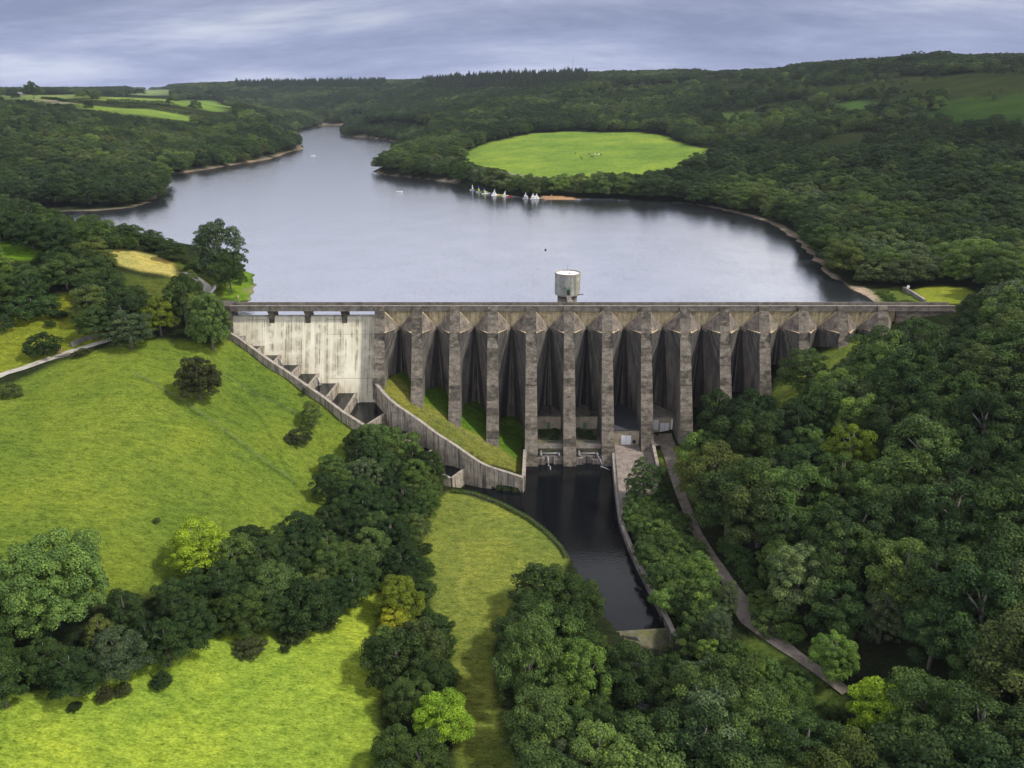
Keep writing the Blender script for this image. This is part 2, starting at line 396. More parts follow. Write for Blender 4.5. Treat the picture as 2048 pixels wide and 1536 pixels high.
nt.links.new(mix(nt, c1, (1.3, 1.35, 0.5), 1.0, 'MULTIPLY'), tr.inputs['Color'])
ms = nt.nodes.new('ShaderNodeMixShader'); ms.inputs[0].default_value = 0.16
nt.links.new(b.outputs[0], ms.inputs[1]); nt.links.new(tr.outputs[0], ms.inputs[2])
nt.links.new(ms.outputs[0], nt.nodes['Material Output'].inputs['Surface'])
M['leaf'] = m

# ground: the land-cover colour (pasture, hay, beach, woodland floor) comes from the terrain's own attribute
m, nt, b = new_mat('ground_cover')
p = pos(nt)
at = nt.nodes.new('ShaderNodeAttribute'); at.attribute_name = 'cover'
gr = nt.nodes.new('ShaderNodeAttribute'); gr.attribute_name = 'grassy'
big = tex_noise(nt, p, 0.045, 5, 0.6)
vast = tex_noise(nt, p, 0.014, 3, 0.5, loc=(3, 9, 0))
mid = tex_noise(nt, p, 0.33, 6, 0.68, sc=(1.0, 2.0, 1), rot=(0, 0, R(-24)))
fn2 = tex_noise(nt, p, 2.6, 4, 0.7, sc=(0.8, 1.5, 1), rot=(0, 0, R(-24)))
spk = tex_noise(nt, p, 0.95, 2, 0.5, loc=(31, 3, 0))
fin = tex_noise(nt, p, 1.15, 6, 0.75, sc=(0.75, 1.6, 1), rot=(0, 0, R(-24)), dist=0.5)
tuf = tex_noise(nt, p, 0.55, 5, 0.7, loc=(7, 3, 0))
c = mix(nt, at.outputs['Color'], ramp_(nt, big, [(0.30, (0.72, 0.80, 0.85)), (0.5, (1, 1, 1)), (0.72, (1.28, 1.15, 1.0))]), 1.0, 'MULTIPLY')
c = mix(nt, c, ramp_(nt, vast, [(0.35, (0.80, 0.86, 0.9)), (0.5, (1, 1, 1)), (0.65, (1.22, 1.12, 1.05))]), 1.0, 'MULTIPLY')
c = mix(nt, c, ramp_(nt, mid, [(0.28, (0.55, 0.62, 0.6)), (0.5, (1, 1, 1)), (0.72, (1.35, 1.26, 1.2))]), 1.0, 'MULTIPLY')
c = mix(nt, c, ramp_(nt, fin, [(0.30, (0.42, 0.48, 0.4)), (0.5, (1, 1, 1)), (0.7, (1.35, 1.3, 1.5))]), 0.9, 'MULTIPLY')
c = mix(nt, c, ramp_(nt, tuf, [(0.24, (0.35, 0.42, 0.3)), (0.38, (1, 1, 1))]), 0.85, 'MULTIPLY')
c = mix(nt, c, ramp_(nt, fn2, [(0.34, (0.55, 0.60, 0.5)), (0.5, (1, 1, 1)), (0.66, (1.35, 1.28, 1.4))]), 0.9, 'MULTIPLY')
c = mix(nt, c, ramp_(nt, spk, [(0.26, (0.38, 0.48, 0.35)), (0.36, (1, 1, 1))]), 0.8, 'MULTIPLY')
nt.links.new(c, b.inputs['Base Color'])
b.inputs['Roughness'].default_value = 0.9; b.inputs['Specular IOR Level'].default_value = 0.0
bump(nt, b, math_(nt, 'ADD', fin, math_(nt, 'MULTIPLY', tuf, 0.8)), 0.55, 0.75)
M['ground'] = m
# ------------------------------------------------------------------ the dam's measures (needed by the terrain)
NB, NY = 0.45, 234.5                              # nose batter and its Y at the crest
def nose_Y(h): return NY - NB * h
BX_PX = [759.4, 834.6, 909.9, 985.5, 1062.2, 1138, 1214, 1291.8, 1370, 1448.8, 1528, 1606.7, 1685.3, 1765.6]
ZD_TOP = NY * cp + CZ * sp
BX = [(p_ - 1024) / FPX * ZD_TOP for p_ in BX_PX]
NOSE_PY = [774, 812, 849, 890, 934, 936, 933, 906, 880, 842, 800, 730, 694, 676]
NOSE_H = [-at_plane(BX_PX[i], NOSE_PY[i], NY, NB)[2] for i in range(14)]

# spillway face, cross walls and channel walls, measured on the photograph
FK, FY = 0.42, 238.0                              # face plane Y = FY + FK * z
def crop4(x, y): return 400 + x / 4.096, 560 + y / 4.096
CW = [((365, 455), (335, 480)), ((520, 535), (465, 575)), ((660, 610), (600, 672)), ((825, 690), (745, 765)),
      ((970, 762), (885, 865)), ((1130, 840), (1030, 965)), ((1280, 920), (1180, 1080))]
CROSS = []                                        # (right end on the face, left end on the channel wall), both at the wall's top
for a_, b_ in CW:
    r_ = at_plane(*crop4(*a_), FY, FK)
    CROSS.append((r_, at_z(*crop4(*b_), r_[2])))
z8 = CROSS[-1][0][2] - 2.6
CROSS.append((at_z(*crop4(1525, 1085), z8), at_z(*crop4(1355, 1190), z8)))
CROSS.append((at_z(825, 862, -31.5), at_z(782, 884, -31.5)))
CROSS.append((at_z(868, 896, -35.6), at_z(830, 925, -35.6)))
CROSS.append((at_z(927, 938, -39.6), at_z(904, 955, -39.6)))
LW = [np.array(at_z(*crop4(215, 412), CROSS[0][1][2] + 2.3))] + [c_[1] + np.array([-0.5, -0.45, 0.55]) for c_ in CROSS]
LW[-1][2] -= 0.3
TW = [np.array(at_z(x_, y_, z_)) for x_, y_, z_ in
      [(746.7, 760, -21.6), (773.5, 792, -22.0), (795, 811, -24.0), (834.6, 836, -27.2), (873, 866, -30.2), (905, 885.4, -32.6),
       (939, 910, -35.0), (968.5, 929.4, -37.2), (1007.5, 941.6, -38.8), (1046.6, 953.8, -39.7)]]
TWR = [TW[-1], np.array(at_z(1050, 899, -39.7))]
RW = [np.array(at_z(x_, y_, -40.7 - 1.9 * min(1, max(0, (y_ - 930) / 110)))) for x_, y_ in [(1227, 903), (1232, 960), (1240, 1030), (1250, 1062), (1262, 1092), (1281, 1132), (1301, 1172), (1322, 1212), (1343, 1254), (1357, 1286)]]

# ------------------------------------------------------------------ terrain control points
CP = []
def cz_(px, py, z): CP.append(tuple(at_z(px, py, z)))
def cy_(px, py, Y, tree=0.0):
    q = at_Y(px, py, Y); CP.append((q[0], q[1], q[2] - tree))
def cw_(x, y, z): CP.append((x, y, z))
for px, py, z in [  # the sloping field left of the spillway and the valley floor
        (0, 755, -11), (200, 690, -7), (120, 712, -9), (0, 900, -15), (200, 1080, -23.5), (0, 1050, -20), (400, 1010, -27.5), (600, 950, -32.5),
        (640, 900, -32), (300, 850, -17), (395, 800, -16), (500, 800, -21.5), (250, 765, -11), (317, 672, -7), (400, 700, -10), (560, 900, -28),
        (0, 1450, -30), (0, 1536, -32), (300, 1400, -34), (500, 1350, -37), (700, 1220, -40), (650, 1536, -40), (300, 1536, -36),
        (900, 1100, -42), (930, 1300, -42.5), (980, 1500, -43.5), (860, 1000, -41.5), (780, 950, -39), (700, 1000, -37), (450, 1150, -32), (150, 1250, -27),
        (1000, 1030, -42.6), (1060, 1070, -42.8), (1100, 1120, -43), (1000, 1200, -42.6), (1150, 1400, -43.5), (1250, 1400, -44),
        # above the path, headland and hay field
        (0, 640, -3), (100, 600, -1), (180, 640, -4), (0, 560, 4), (0, 490, 11), (80, 500, 10), (200, 500, 8), (280, 520, 5), (350, 545, 2.5), (300, 590, -1),
        (415, 570, 0.3), (430, 585, 0.2), (385, 545, 1.5), (380, 615, -2.5), (440, 640, -6), (480, 590, -1.0), (500, 560, -2.6), (460, 545, -0.5), (400, 520, 1),
        # right abutment meadow and right bank
        (1870, 590, -1.2), (1930, 585, -1), (1800, 598, -2.4), (2040, 560, 0), (1900, 560, -1.0),
        # pasture across the lake
        (1060, 355, 2), (920, 320, 5), (1000, 285, 12), (1100, 266, 19), (1280, 266, 21), (1400, 305, 14), (1330, 340, 5), (1200, 320, 8), (1200, 365, 1), (1000, 340, 3.5),
        (860, 345, 0)]:
    cz_(px, py, z)
for k_ in range(14):                               # ground at the foot of each buttress, and a little higher against the head
    h_ = min(NOSE_H[k_], 42.0)
    cw_(BX[k_], nose_Y(NOSE_H[k_]) - 0.5, -h_)
for px, py, Y in [(800, 746, 236.5), (870, 772, 238), (945, 800, 239.5), (1010, 826, 241.5)]:
    cy_(px, py, Y)
for x, z in [(0, -41), (18, -43), (40, -42), (52, -41), (66, -36), (78, -29), (91, -20), (103, -13), (116, -7.5), (126, -3)]:
    cw_(x, 246, min(z + 2.5, -0.5))
for x, y, z in [(44, 215, -40.6), (40, 195, -40.8), (42, 175, -40.8), (42, 150, -41), (44, 130, -41), (52, 140, -40.5), (55, 120, -40.5), (62, 105, -40.5), (50, 90, -41.5), (40, 105, -43),
                (50, 220, -40.6), (54, 205, -39.5), (56, 175, -38.5), (64, 150, -37.5), (70, 125, -37),
                (72, 205, -31), (72, 175, -31), (80, 150, -31), (90, 120, -29), (90, 205, -20), (95, 175, -20), (100, 150, -22), (115, 120, -21),
                (108, 210, -10), (120, 180, -9), (130, 150, -10), (150, 120, -12), (140, 225, -1), (150, 200, 0), (170, 240, 1), (200, 200, 6), (230, 240, 6), (190, 140, -2), (260, 160, 8),
                (125, 236, -4), (60, 85, -40), (90, 85, -34), (130, 85, -26), (20, 90, -44), (0, 85, -44), (-30, 85, -41.5),
                (-200, 200, -2), (-200, 150, -7), (-260, 250, 9), (-140, 120, -20), (-200, 100, -11), (-130, 85, -28), (-320, 180, 6),
                (-150, 310, 10), (-230, 310, 14), (-240, 380, 4), (-170, 370, 1), (-120, 340, -1), (-320, 330, 18), (-330, 420, 6), (-100, 300, -1.5)]:
    cw_(x, y, z)
for px, py, Y, t in [  # hills round the lake; t is the height of the trees that make the outline there
        (0, 300, 650, 9), (0, 400, 520, 8), (150, 330, 640, 9), (300, 300, 760, 9), (420, 270, 900, 9), (500, 245, 1050, 9), (0, 215, 860, 8), (100, 225, 930, 8), (200, 232, 1010, 9),
        (300, 232, 1060, 0), (410, 246, 1120, 0), (150, 208, 1080, 0), (230, 215, 1130, 0), (300, 215, 1160, 0), (260, 198, 1250, 0), (330, 203, 1280, 0), (400, 205, 1260, 0), (470, 215, 1300, 0), (430, 222, 1240, 0),
        (0, 195, 1180, 0), (60, 196, 1200, 0), (140, 192, 1300, 0), (200, 193, 1350, 0), (560, 240, 1350, 8), (600, 252, 1500, 8), (520, 215, 1500, 9), (480, 205, 1650, 9),
        (0, 186, 3000, 8), (200, 186, 3200, 8), (300, 184, 2300, 0), (340, 190, 2000, 0), (420, 190, 2100, 5), (260, 176, 2700, 10), (400, 168, 2600, 10), (500, 163, 2500, 12), (590, 162, 2500, 14), (680, 160, 2550, 14), (755, 162, 2500, 12),
        (200, 181, 4500, 0), (0, 181, 4500, 0), (500, 178, 4500, 0), (1000, 178, 4500, 0), (1700, 176, 4500, 0),
        (640, 235, 1900, 9), (700, 240, 1480, 9), (760, 225, 1500, 9), (560, 200, 2100, 9), (700, 190, 2000, 9), (800, 175, 2050, 9), (860, 160, 2000, 9), (1000, 152, 1900, 9), (1150, 152, 1750, 9),
        (850, 290, 780, 9), (850, 245, 1080, 9), (960, 250, 950, 9), (1100, 240, 960, 10), (1280, 240, 920, 10), (950, 205, 1200, 9), (1100, 200, 1180, 9), (1250, 205, 1120, 9),
        (1200, 185, 1230, 0), (1300, 172, 1330, 0), (1400, 168, 1350, 0), (1180, 152, 1650, 9), (1300, 150, 1550, 9), (1500, 138, 1350, 9), (1700, 122, 1200, 10), (1850, 112, 1100, 12), (2048, 125, 1000, 6), (2200, 110, 950, 6),
        (1850, 165, 900, 2), (1950, 150, 880, 0), (2048, 140, 850, 0), (1900, 185, 800, 0), (2048, 200, 690, 3), (1950, 225, 690, 2), (2048, 300, 500, 8), (2048, 400, 390, 8), (2048, 480, 335, 6),
        (1450, 200, 1020, 8), (1600, 180, 980, 8), (1450, 260, 800, 9), (1600, 240, 760, 8), (1750, 230, 720, 7), (1450, 330, 600, 9), (1600, 320, 570, 9), (1700, 300, 560, 8), (1850, 300, 520, 8),
        (1700, 400, 435, 8), (1850, 400, 405, 8), (1900, 480, 330, 7), (1500, 380, 510, 9), (2300, 300, 450, 8), (2300, 450, 300, 8), (-250, 300, 600, 9), (-250, 220, 850, 8)]:
    cy_(px, py, Y, t)

# lake shore on the photograph (water plane); hidden stretches are guessed
SHORE_PX = [(457, 612), (500, 606), (513, 600), (512, 575), (510, 545), (500, 528), (470, 512), (440, 500), (400, 492), (350, 484), (290, 470), (230, 452), (150, 440), (60, 428), (60, 424), (170, 423), (230, 419), (275, 415), (310, 400), (330, 384), (338, 352), (372, 345), (420, 338),
            (480, 328), (545, 317), (575, 306), (603, 298), (603, 288), (588, 280), (560, 274), (570, 267), (595, 262), (638, 254), (641, 250), (690, 250), (693, 258), (684, 266), (690, 273), (730, 275), (778, 281),
            (800, 290), (790, 310), (765, 330), (741, 344), (770, 351), (830, 357), (895, 364), (950, 378), (1000, 389), (1050, 396), (1110, 401), (1170, 398), (1240, 399), (1300, 403), (1370, 408), (1420, 415),
            (1475, 427), (1520, 438), (1570, 462), (1605, 490), (1630, 520), (1650, 548), (1680, 567), (1703, 580), (1730, 594), (1745, 603), (1752, 612)]
LAKE_P = np.array([at_z(px, py, LAKE)[:2] for px, py in SHORE_PX])

POOL_PX = [(1047, 987), (1000, 981), (930, 968), (900, 970), (905, 980), (950, 988), (1000, 1006), (1060, 1037), (1098, 1066), (1120, 1090), (1136, 1115), (1165, 1165), (1210, 1240), (1255, 1290), (1300, 1345), (1385, 1345), (1366, 1296), (1346, 1254), (1304, 1172), (1264, 1092), (1243, 1030), (1236, 960), (1231, 915), (1231, 885), (1050, 885)]
POOL_P = np.array([at_z(px, py, POOL)[:2] for px, py in POOL_PX])
TAIL_P = np.array([at_z(px, py, TAIL)[:2] for px, py in [(1240, 1260), (1360, 1250), (1400, 1330), (1400, 1450), (1330, 1600), (1230, 1600), (1270, 1440), (1275, 1360)]])
CHAN_P = np.array([q[:2] for q in LW] + [CROSS[-1][0][:2]] + [q[:2] for q in TW[6::-1]] + [(BX[0] - 1.5, 237.0), (-88.5, 237.6)])

def sdf(px, py, poly):
    """signed distance to a closed polygon, negative inside"""
    px = np.asarray(px, float); py = np.asarray(py, float)
    a = np.asarray(poly, float); bq = np.roll(a, -1, 0)
    d2 = np.full(px.shape, 1e18); ins = np.zeros(px.shape, bool)
    for (x0, y0), (x1, y1) in zip(a, bq):
        ex, ey = x1 - x0, y1 - y0
        wx, wy = px - x0, py - y0
        t = np.clip((wx * ex + wy * ey) / (ex * ex + ey * ey + 1e-9), 0, 1)
        d2 = np.minimum(d2, (wx - ex * t) ** 2 + (wy - ey * t) ** 2)
        if y0 != y1:
            c = (y0 > py) != (y1 > py)
            ins ^= c & (px < (x1 - x0) * (py - y0) / (y1 - y0) + x0)
    d = np.sqrt(d2)
    return np.where(ins, -d, d)
def smooth(e0, e1, x):
    t = np.clip((x - e0) / (e1 - e0), 0, 1); return t * t * (3 - 2 * t)

CPA = np.array(CP)
def warp(X, Y):
    s = np.maximum(Y, 70.0)
    return np.clip(X / s, -1.35, 1.35) * 1.25, np.log(s)
cu, cv = warp(CPA[:, 0], CPA[:, 1])
Am = np.hypot(cu[:, None] - cu[None], cv[:, None] - cv[None])
n_ = len(CPA)
Am = np.block([[-Am + np.eye(n_) * 0.004, np.ones((n_, 1))], [np.ones((1, n_)), np.zeros((1, 1))]])
RW_ = np.linalg.solve(Am, np.append(CPA[:, 2], 0))
def vnoise(X, Y, s, seed=0):
    """value noise for the ground's small undulations"""
    x = X / s + seed * 17.3; y = Y / s + seed * 5.7
    i = np.floor(x).astype(np.int64); j = np.floor(y).astype(np.int64); f = x - i; g = y - j
    f = f * f * (3 - 2 * f); g = g * g * (3 - 2 * g)
    def hsh(a, c):
        k = (a * 374761393 + c * 668265263 + seed * 1442695) & 0xffffffff
        k = ((k ^ (k >> 13)) * 1274126177) & 0xffffffff
        return ((k ^ (k >> 16)) & 0xffff) / 65535.0
    return (hsh(i, j) * (1 - f) + hsh(i + 1, j) * f) * (1 - g) + (hsh(i, j + 1) * (1 - f) + hsh(i + 1, j + 1) * f) * g
def H(X, Y, carve=True):
    X = np.atleast_1d(np.asarray(X, float)); Y = np.atleast_1d(np.asarray(Y, float))
    z = np.empty(X.shape); flat = z.ravel(); xf, yf = X.ravel(), Y.ravel()
    for s in range(0, xf.size, 20000):
        u, v = warp(xf[s:s + 20000], yf[s:s + 20000])
        flat[s:s + 20000] = -np.hypot(u[:, None] - cu[None], v[:, None] - cv[None]) @ RW_[:-1] + RW_[-1]
    z = flat.reshape(X.shape)
    amp = np.clip((Y - 60) / 900, 0.12, 1.0)
    z = z + amp * 1.8 * (vnoise(X, Y, 11 + 0.02 * Y.clip(0), 1) - 0.5) + 0.35 * (vnoise(X, Y, 4.3, 2) - 0.5) * (Y < 400)
    if not carve: return z
    up = (Y > 256) | (X < -46.5) & (Y > 239) | (X > 116) & (Y > 241)
    dl = sdf(X, Y, LAKE_P)
    dl = dl + (vnoise(X, Y, 5.5, 12) - 0.5) * 3.2 + (vnoise(X, Y, 55.0, 13) - 0.5) * 5.0 * (Y > 300)
    ramp_up = LAKE - 0.25 + 0.30 * np.maximum(dl, 0)
    zl = np.where(dl > 0, np.minimum(np.maximum(z, LAKE + 0.3), ramp_up), LAKE - 0.3 - np.minimum(7, 0.3 * -dl))
    zl = np.where(dl > 40, np.maximum(z, LAKE + 1.5), zl)
    z = np.where(up, zl, z)
    under = (Y > 238.5) & (Y <= 256) & (X >= -90) & (X < 118)
    z = np.where(under & (X < -43), np.minimum(z, -30), z)
    dn = ~up
    dp = sdf(X, Y, POOL_P)
    z = np.where(dn & (dp < 0.0), np.minimum(z, POOL - 2.5), z)
    z = np.where(dn & (dp >= 0) & (dp < 7), np.minimum(np.maximum(z, POOL + 0.8), POOL + 1.1 + 0.5 * dp), z)
    z = np.where(dn & (X > RW[0][0] - 6) & (X < 47) & (Y > 125) & (Y < 226) & (dp >= 0.3), np.maximum(z, -40.95 - 1.9 * np.clip((212 - Y) / 26, 0, 1)), z)
    dt = sdf(X, Y, TAIL_P)
    z = np.where(dn & (dt < 0), np.minimum(z, TAIL - 1.5), z)
    dc = sdf(X, Y, CHAN_P)
    z = np.where(dn & (dc < -0.15), -56.0, z)
    return z

def drop(px, py, lift=0.0, far=4500.0):
    """where the view ray through a photo pixel meets the ground (raised by lift)"""
    d = ray(px, py)
    t = np.concatenate([np.arange(70, 330, 0.5), 330 * 1.004 ** np.arange(0, 700)]); t = t[t < far]
    P = d[None] * t[:, None]
    h = H(P[:, 0], P[:, 1]) + lift - (P[:, 2] + CZ)
    k = np.argmax(h > 0)
    if h[k] <= 0: k = len(t) - 1
    if k > 0:
        f = h[k - 1] / (h[k - 1] - h[k] + 1e-9); tt = t[k - 1] + (t[k] - t[k - 1]) * f
    else: tt = t[0]
    q = d * tt
    return np.array([q[0], q[1], float(H(q[0], q[1])[0])])

# ------------------------------------------------------------------ land cover
WOODFLOOR = (0.022, 0.030, 0.012)
COVER = []                                          # (world polygon, colour, edge softness m, grassy)
def cover(pts, col, soft=1.0, open_=True, grassy=1.0):
    P = np.array([drop(px, py)[:2] for px, py in pts])
    COVER.append((P, col, soft, open_, grassy)); return P
F_MAIN = cover([(-500, 800), (0, 775), (120, 725), (205, 700), (300, 675), (420, 690), (456, 672), (520, 715), (620, 785), (690, 832), (780, 890), (740, 930), (690, 970), (650, 1020), (560, 1080), (430, 1125), (330, 1175), (250, 1190), (150, 1210), (0, 1190), (-500, 1300)], (0.128, 0.174, 0.024), 2.0)
F_UP = cover([(-400, 650), (0, 625), (70, 590), (140, 588), (190, 630), (210, 680), (120, 712), (0, 752), (-400, 800)], (0.15, 0.18, 0.02), 1.5)
F_MEADOW = cover([(-500, 1540), (0, 1395), (200, 1360), (330, 1315), (450, 1275), (610, 1215), (745, 1175), (765, 1300), (755, 1420), (730, 1560), (720, 1750), (-500, 1750)], (0.232, 0.312, 0.036), 1.5)
F_RIVER = cover([(890, 985), (905, 981), (1000, 1006), (1060, 1040), (1100, 1072), (1135, 1118), (1110, 1180), (1030, 1220), (985, 1290), (985, 1400), (1010, 1480), (1080, 1600), (915, 1600), (915, 1430), (895, 1300), (860, 1200), (825, 1110), (835, 1050), (865, 1000)], (0.160, 0.192, 0.036), 1.2)
F_SLOPE = cover([(760, 775), (800, 814), (873, 865), (968, 930), (1046, 952), (1049, 880), (985, 872), (907, 820), (832, 770), (790, 745)], (0.150, 0.158, 0.032), 0.8)
F_BAYS = cover([(775, 735), (832, 800), (905, 838), (985, 885), (1046, 930), (1050, 800), (930, 780), (830, 740)], (0.07, 0.135, 0.012), 1.5)
F_HAY = cover([(198, 503), (250, 498), (310, 512), (345, 528), (362, 548), (350, 556), (300, 545), (240, 530)], (0.36, 0.33, 0.10), 1.5)
F_SCRUB2 = cover([(205, 540), (300, 556), (390, 556), (405, 612), (330, 606), (240, 590)], (0.062, 0.085, 0.020), 2)
F_PATCH = cover([(-300, 475), (0, 474), (50, 488), (85, 503), (60, 520), (0, 516), (-300, 530)], (0.10, 0.20, 0.015), 2)
F_BANK = cover([(440, 596), (450, 560), (480, 545), (512, 540), (515, 575), (512, 603), (470, 606)], (0.11, 0.19, 0.02), 2)
F_BANK2 = cover([(350, 530), (400, 520), (440, 540), (445, 600), (390, 612), (380, 570)], (0.065, 0.09, 0.02), 2)
F_BEACH = cover([(1076, 399), (1086, 393), (1105, 391), (1130, 393), (1162, 398), (1165, 402), (1110, 404)], (0.34, 0.22, 0.12), 0.8)
F_STONES = cover([(1698, 572), (1728, 573), (1768, 600), (1768, 606), (1740, 606)], (0.30, 0.25, 0.19), 1)
F_RBANK = cover([(1820, 582), (1850, 574), (1930, 574), (1950, 590), (1940, 606), (1840, 606)], (0.21, 0.24, 0.03), 2)
F_RBANK2 = cover([(1755, 580), (1800, 573), (1822, 582), (1842, 606), (1750, 606)], (0.10, 0.14, 0.03), 2)
F_BAY11 = cover([(1545, 785), (1570, 745), (1640, 705), (1720, 680), (1760, 672), (1765, 700), (1660, 760), (1570, 815), (1540, 810)], (0.105, 0.145, 0.028), 1.5)
F_ROADSIDE = cover([(1300, 905), (1345, 890), (1365, 900), (1385, 960), (1400, 1000), (1385, 1010), (1330, 935)], (0.12, 0.16, 0.03), 1)
F_SCRUB = cover([(1470, 1295), (1530, 1278), (1640, 1352), (1700, 1400), (1640, 1450), (1520, 1400), (1440, 1365)], (0.075, 0.105, 0.022), 2)
F_PAST = cover([(912, 322), (930, 305), (980, 284), (1060, 268), (1150, 263), (1280, 264), (1340, 276), (1420, 300), (1405, 322), (1340, 342), (1250, 352), (1140, 366), (1080, 364), (1020, 352), (960, 338)], (0.150, 0.225, 0.038), 4)
FAR = [([(140, 207), (190, 212), (300, 218), (360, 228), (412, 243), (405, 247), (300, 234), (215, 221), (150, 214)], (0.15, 0.22, 0.04)),
       ([(187, 193), (260, 195), (358, 200), (330, 206), (240, 203), (200, 200)], (0.16, 0.22, 0.05)),
       ([(335, 207), (370, 199), (435, 202), (480, 216), (440, 224), (375, 214)], (0.13, 0.20, 0.04)),
       ([(255, 217), (330, 216), (372, 228), (330, 224)], (0.17, 0.21, 0.06)),
       ([(45, 196), (140, 203), (130, 206), (50, 199)], (0.34, 0.30, 0.21)),
       ([(0, 200), (60, 199), (140, 203), (190, 192), (140, 188), (60, 190), (0, 192)], (0.15, 0.19, 0.06)),
       ([(240, 186), (295, 180), (350, 182), (340, 190), (270, 191)], (0.15, 0.20, 0.08)),
       ([(395, 181), (435, 186), (430, 193), (405, 187)], (0.20, 0.22, 0.10)),
       ([(1170, 192), (1230, 174), (1330, 168), (1430, 160), (1430, 168), (1330, 186), (1180, 205)], (0.036, 0.050, 0.015)),
       ([(880, 182), (1080, 166), (1090, 170), (940, 188)], (0.032, 0.040, 0.017)),
       ([(1640, 178), (1800, 155), (1950, 146), (2048, 134), (2400, 120), (2400, 185), (2048, 190), (1880, 196), (1760, 192)], (0.024, 0.034, 0.011)),
       ([(1900, 198), (2048, 188), (2400, 185), (2400, 250), (2048, 262), (1960, 250), (1850, 236)], (0.025, 0.050, 0.011)),
       ([(1670, 205), (1730, 200), (1760, 214), (1690, 222)], (0.045, 0.085, 0.022)),
       ([(1430, 228), (1500, 222), (1530, 236), (1460, 250)], (0.04, 0.075, 0.02))]
for k_, (pts, c_) in enumerate(FAR): cover(pts, c_, 6, k_ < 8)

# ------------------------------------------------------------------ terrain mesh: one sheet, fine near the dam, coarse far away
def grow(a, d, lim, k):
    out = []
    while a < lim: d *= k; a += d; out.append(a)
    return out
xs = np.arange(-150, 150.1, 0.65)
xr = np.array(grow(150, 0.65, 4200, 1.06)); xs = np.concatenate([-xr[::-1], xs, xr])
ys = np.arange(78, 262, 0.65)
ys = np.concatenate([-np.array(grow(-78, 1.5, 250, 1.25))[::-1], ys, np.array(grow(ys[-1], 0.65, 6500, 1.022))])
GX, GY = np.meshgrid(xs, ys)
GZ = H(GX, GY)
nx, ny = len(xs), len(ys)
print('terrain', nx, ny, nx * ny)
me = bpy.data.meshes.new('ground')
me.vertices.add(nx * ny)
me.vertices.foreach_set('co', np.stack([GX, GY, GZ], -1).astype(np.float32).ravel())
idx = np.arange(nx * ny).reshape(ny, nx)
quads = np.stack([idx[:-1, :-1], idx[:-1, 1:], idx[1:, 1:], idx[1:, :-1]], -1).reshape(-1, 4)
me.loops.add(quads.size); me.loops.foreach_set('vertex_index', quads.astype(np.int32).ravel())
me.polygons.add(len(quads)); me.polygons.foreach_set('loop_start', np.arange(0, quads.size, 4, dtype=np.int32))
me.polygons.foreach_set('use_smooth', np.ones(len(quads), bool))
me.update(calc_edges=True)
colr = np.empty((ny, nx, 4), np.float32); colr[..., :3] = WOODFLOOR; colr[..., 3] = 1
wob = (vnoise(GX, GY, 9, 5) - 0.5)
for P, c_, soft, open_, gs in COVER:
    x0, y0 = P.min(0) - 30; x1, y1 = P.max(0) + 30
    mk = (GX > x0) & (GX < x1) & (GY > y0) & (GY < y1)
    if not mk.any(): continue
    d = sdf(GX[mk], GY[mk], P) + wob[mk] * soft * 1.5
    a = 1 - smooth(-soft, soft, d)
    colr[mk, :3] = colr[mk, :3] * (1 - a[:, None]) + np.array(c_) * a[:, None]
for pts, w_, k_ in [([(455, 745), (530, 790), (600, 835), (650, 880)], 0.55, (0.72, 0.80, 0.8)), ([(440, 760), (520, 830), (560, 900), (585, 960)], 0.5, (0.75, 0.8, 0.8)), ([(40, 800), (200, 790), (360, 800), (430, 870), (470, 960), (480, 1050)], 0.6, (0.84, 0.88, 0.85)),
                    ([(275, 755), (330, 785), (400, 830), (470, 880), (540, 935), (590, 970)], 0.7, (0.75, 0.82, 0.8)), ([(905, 1010), (915, 1080), (930, 1130), (925, 1200)], 0.5, (1.25, 1.15, 1.2)), ([(880, 1040), (940, 1060), (1000, 1100), (1040, 1150)], 0.5, (0.8, 0.86, 0.85)),
                    ([(60, 1500), (220, 1450), (420, 1400), (640, 1290), (720, 1210)], 0.5, (0.86, 0.9, 0.85)), ([(300, 1536), (420, 1440), (560, 1340)], 0.5, (0.86, 0.9, 0.85)), ([(1000, 330), (1100, 322), (1250, 318), (1380, 316)], 1.5, (0.85, 0.9, 0.9))]:
    Q = np.array([drop(a_, b_)[:2] for a_, b_ in pts])                      # trodden paths and the fence lines' rough grass
    mk = (GX > Q[:, 0].min() - 4) & (GX < Q[:, 0].max() + 4) & (GY > Q[:, 1].min() - 4) & (GY < Q[:, 1].max() + 4)
    xq, yq = GX[mk], GY[mk]; d = np.full(xq.shape, 1e9)
    xq = xq + (vnoise(xq, yq, 7, 21) - 0.5) * 2.2; yq = yq + (vnoise(xq, yq, 7, 22) - 0.5) * 2.2
    for (x0_, y0_), (x1_, y1_) in zip(Q[:-1], Q[1:]):
        t_ = np.clip(((xq - x0_) * (x1_ - x0_) + (yq - y0_) * (y1_ - y0_)) / ((x1_ - x0_) ** 2 + (y1_ - y0_) ** 2), 0, 1)
        d = np.minimum(d, np.hypot(xq - x0_ - t_ * (x1_ - x0_), yq - y0_ - t_ * (y1_ - y0_)))
    a = (1 - smooth(w_ * 0.5, w_ * 1.8, d))[:, None]
    colr[mk, :3] = colr[mk, :3] * (1 - a + a * np.array(k_))
mk = (GY > 238) & (GZ < LAKE + 3.2)
dl = sdf(GX[mk], GY[mk], LAKE_P) + wob[mk] * 6
a = (1 - smooth(1.0, 4.0, dl)) * np.maximum(smooth(0.38, 0.62, vnoise(GX[mk], GY[mk], 75, 8)) * 0.9, 0.85 * ((GX[mk] < -190) & (GY[mk] > 430) & (GY[mk] < 960)))
colr[mk, :3] = colr[mk, :3] * (1 - a[:, None]) + np.array((0.25, 0.20, 0.145)) * a[:, None]
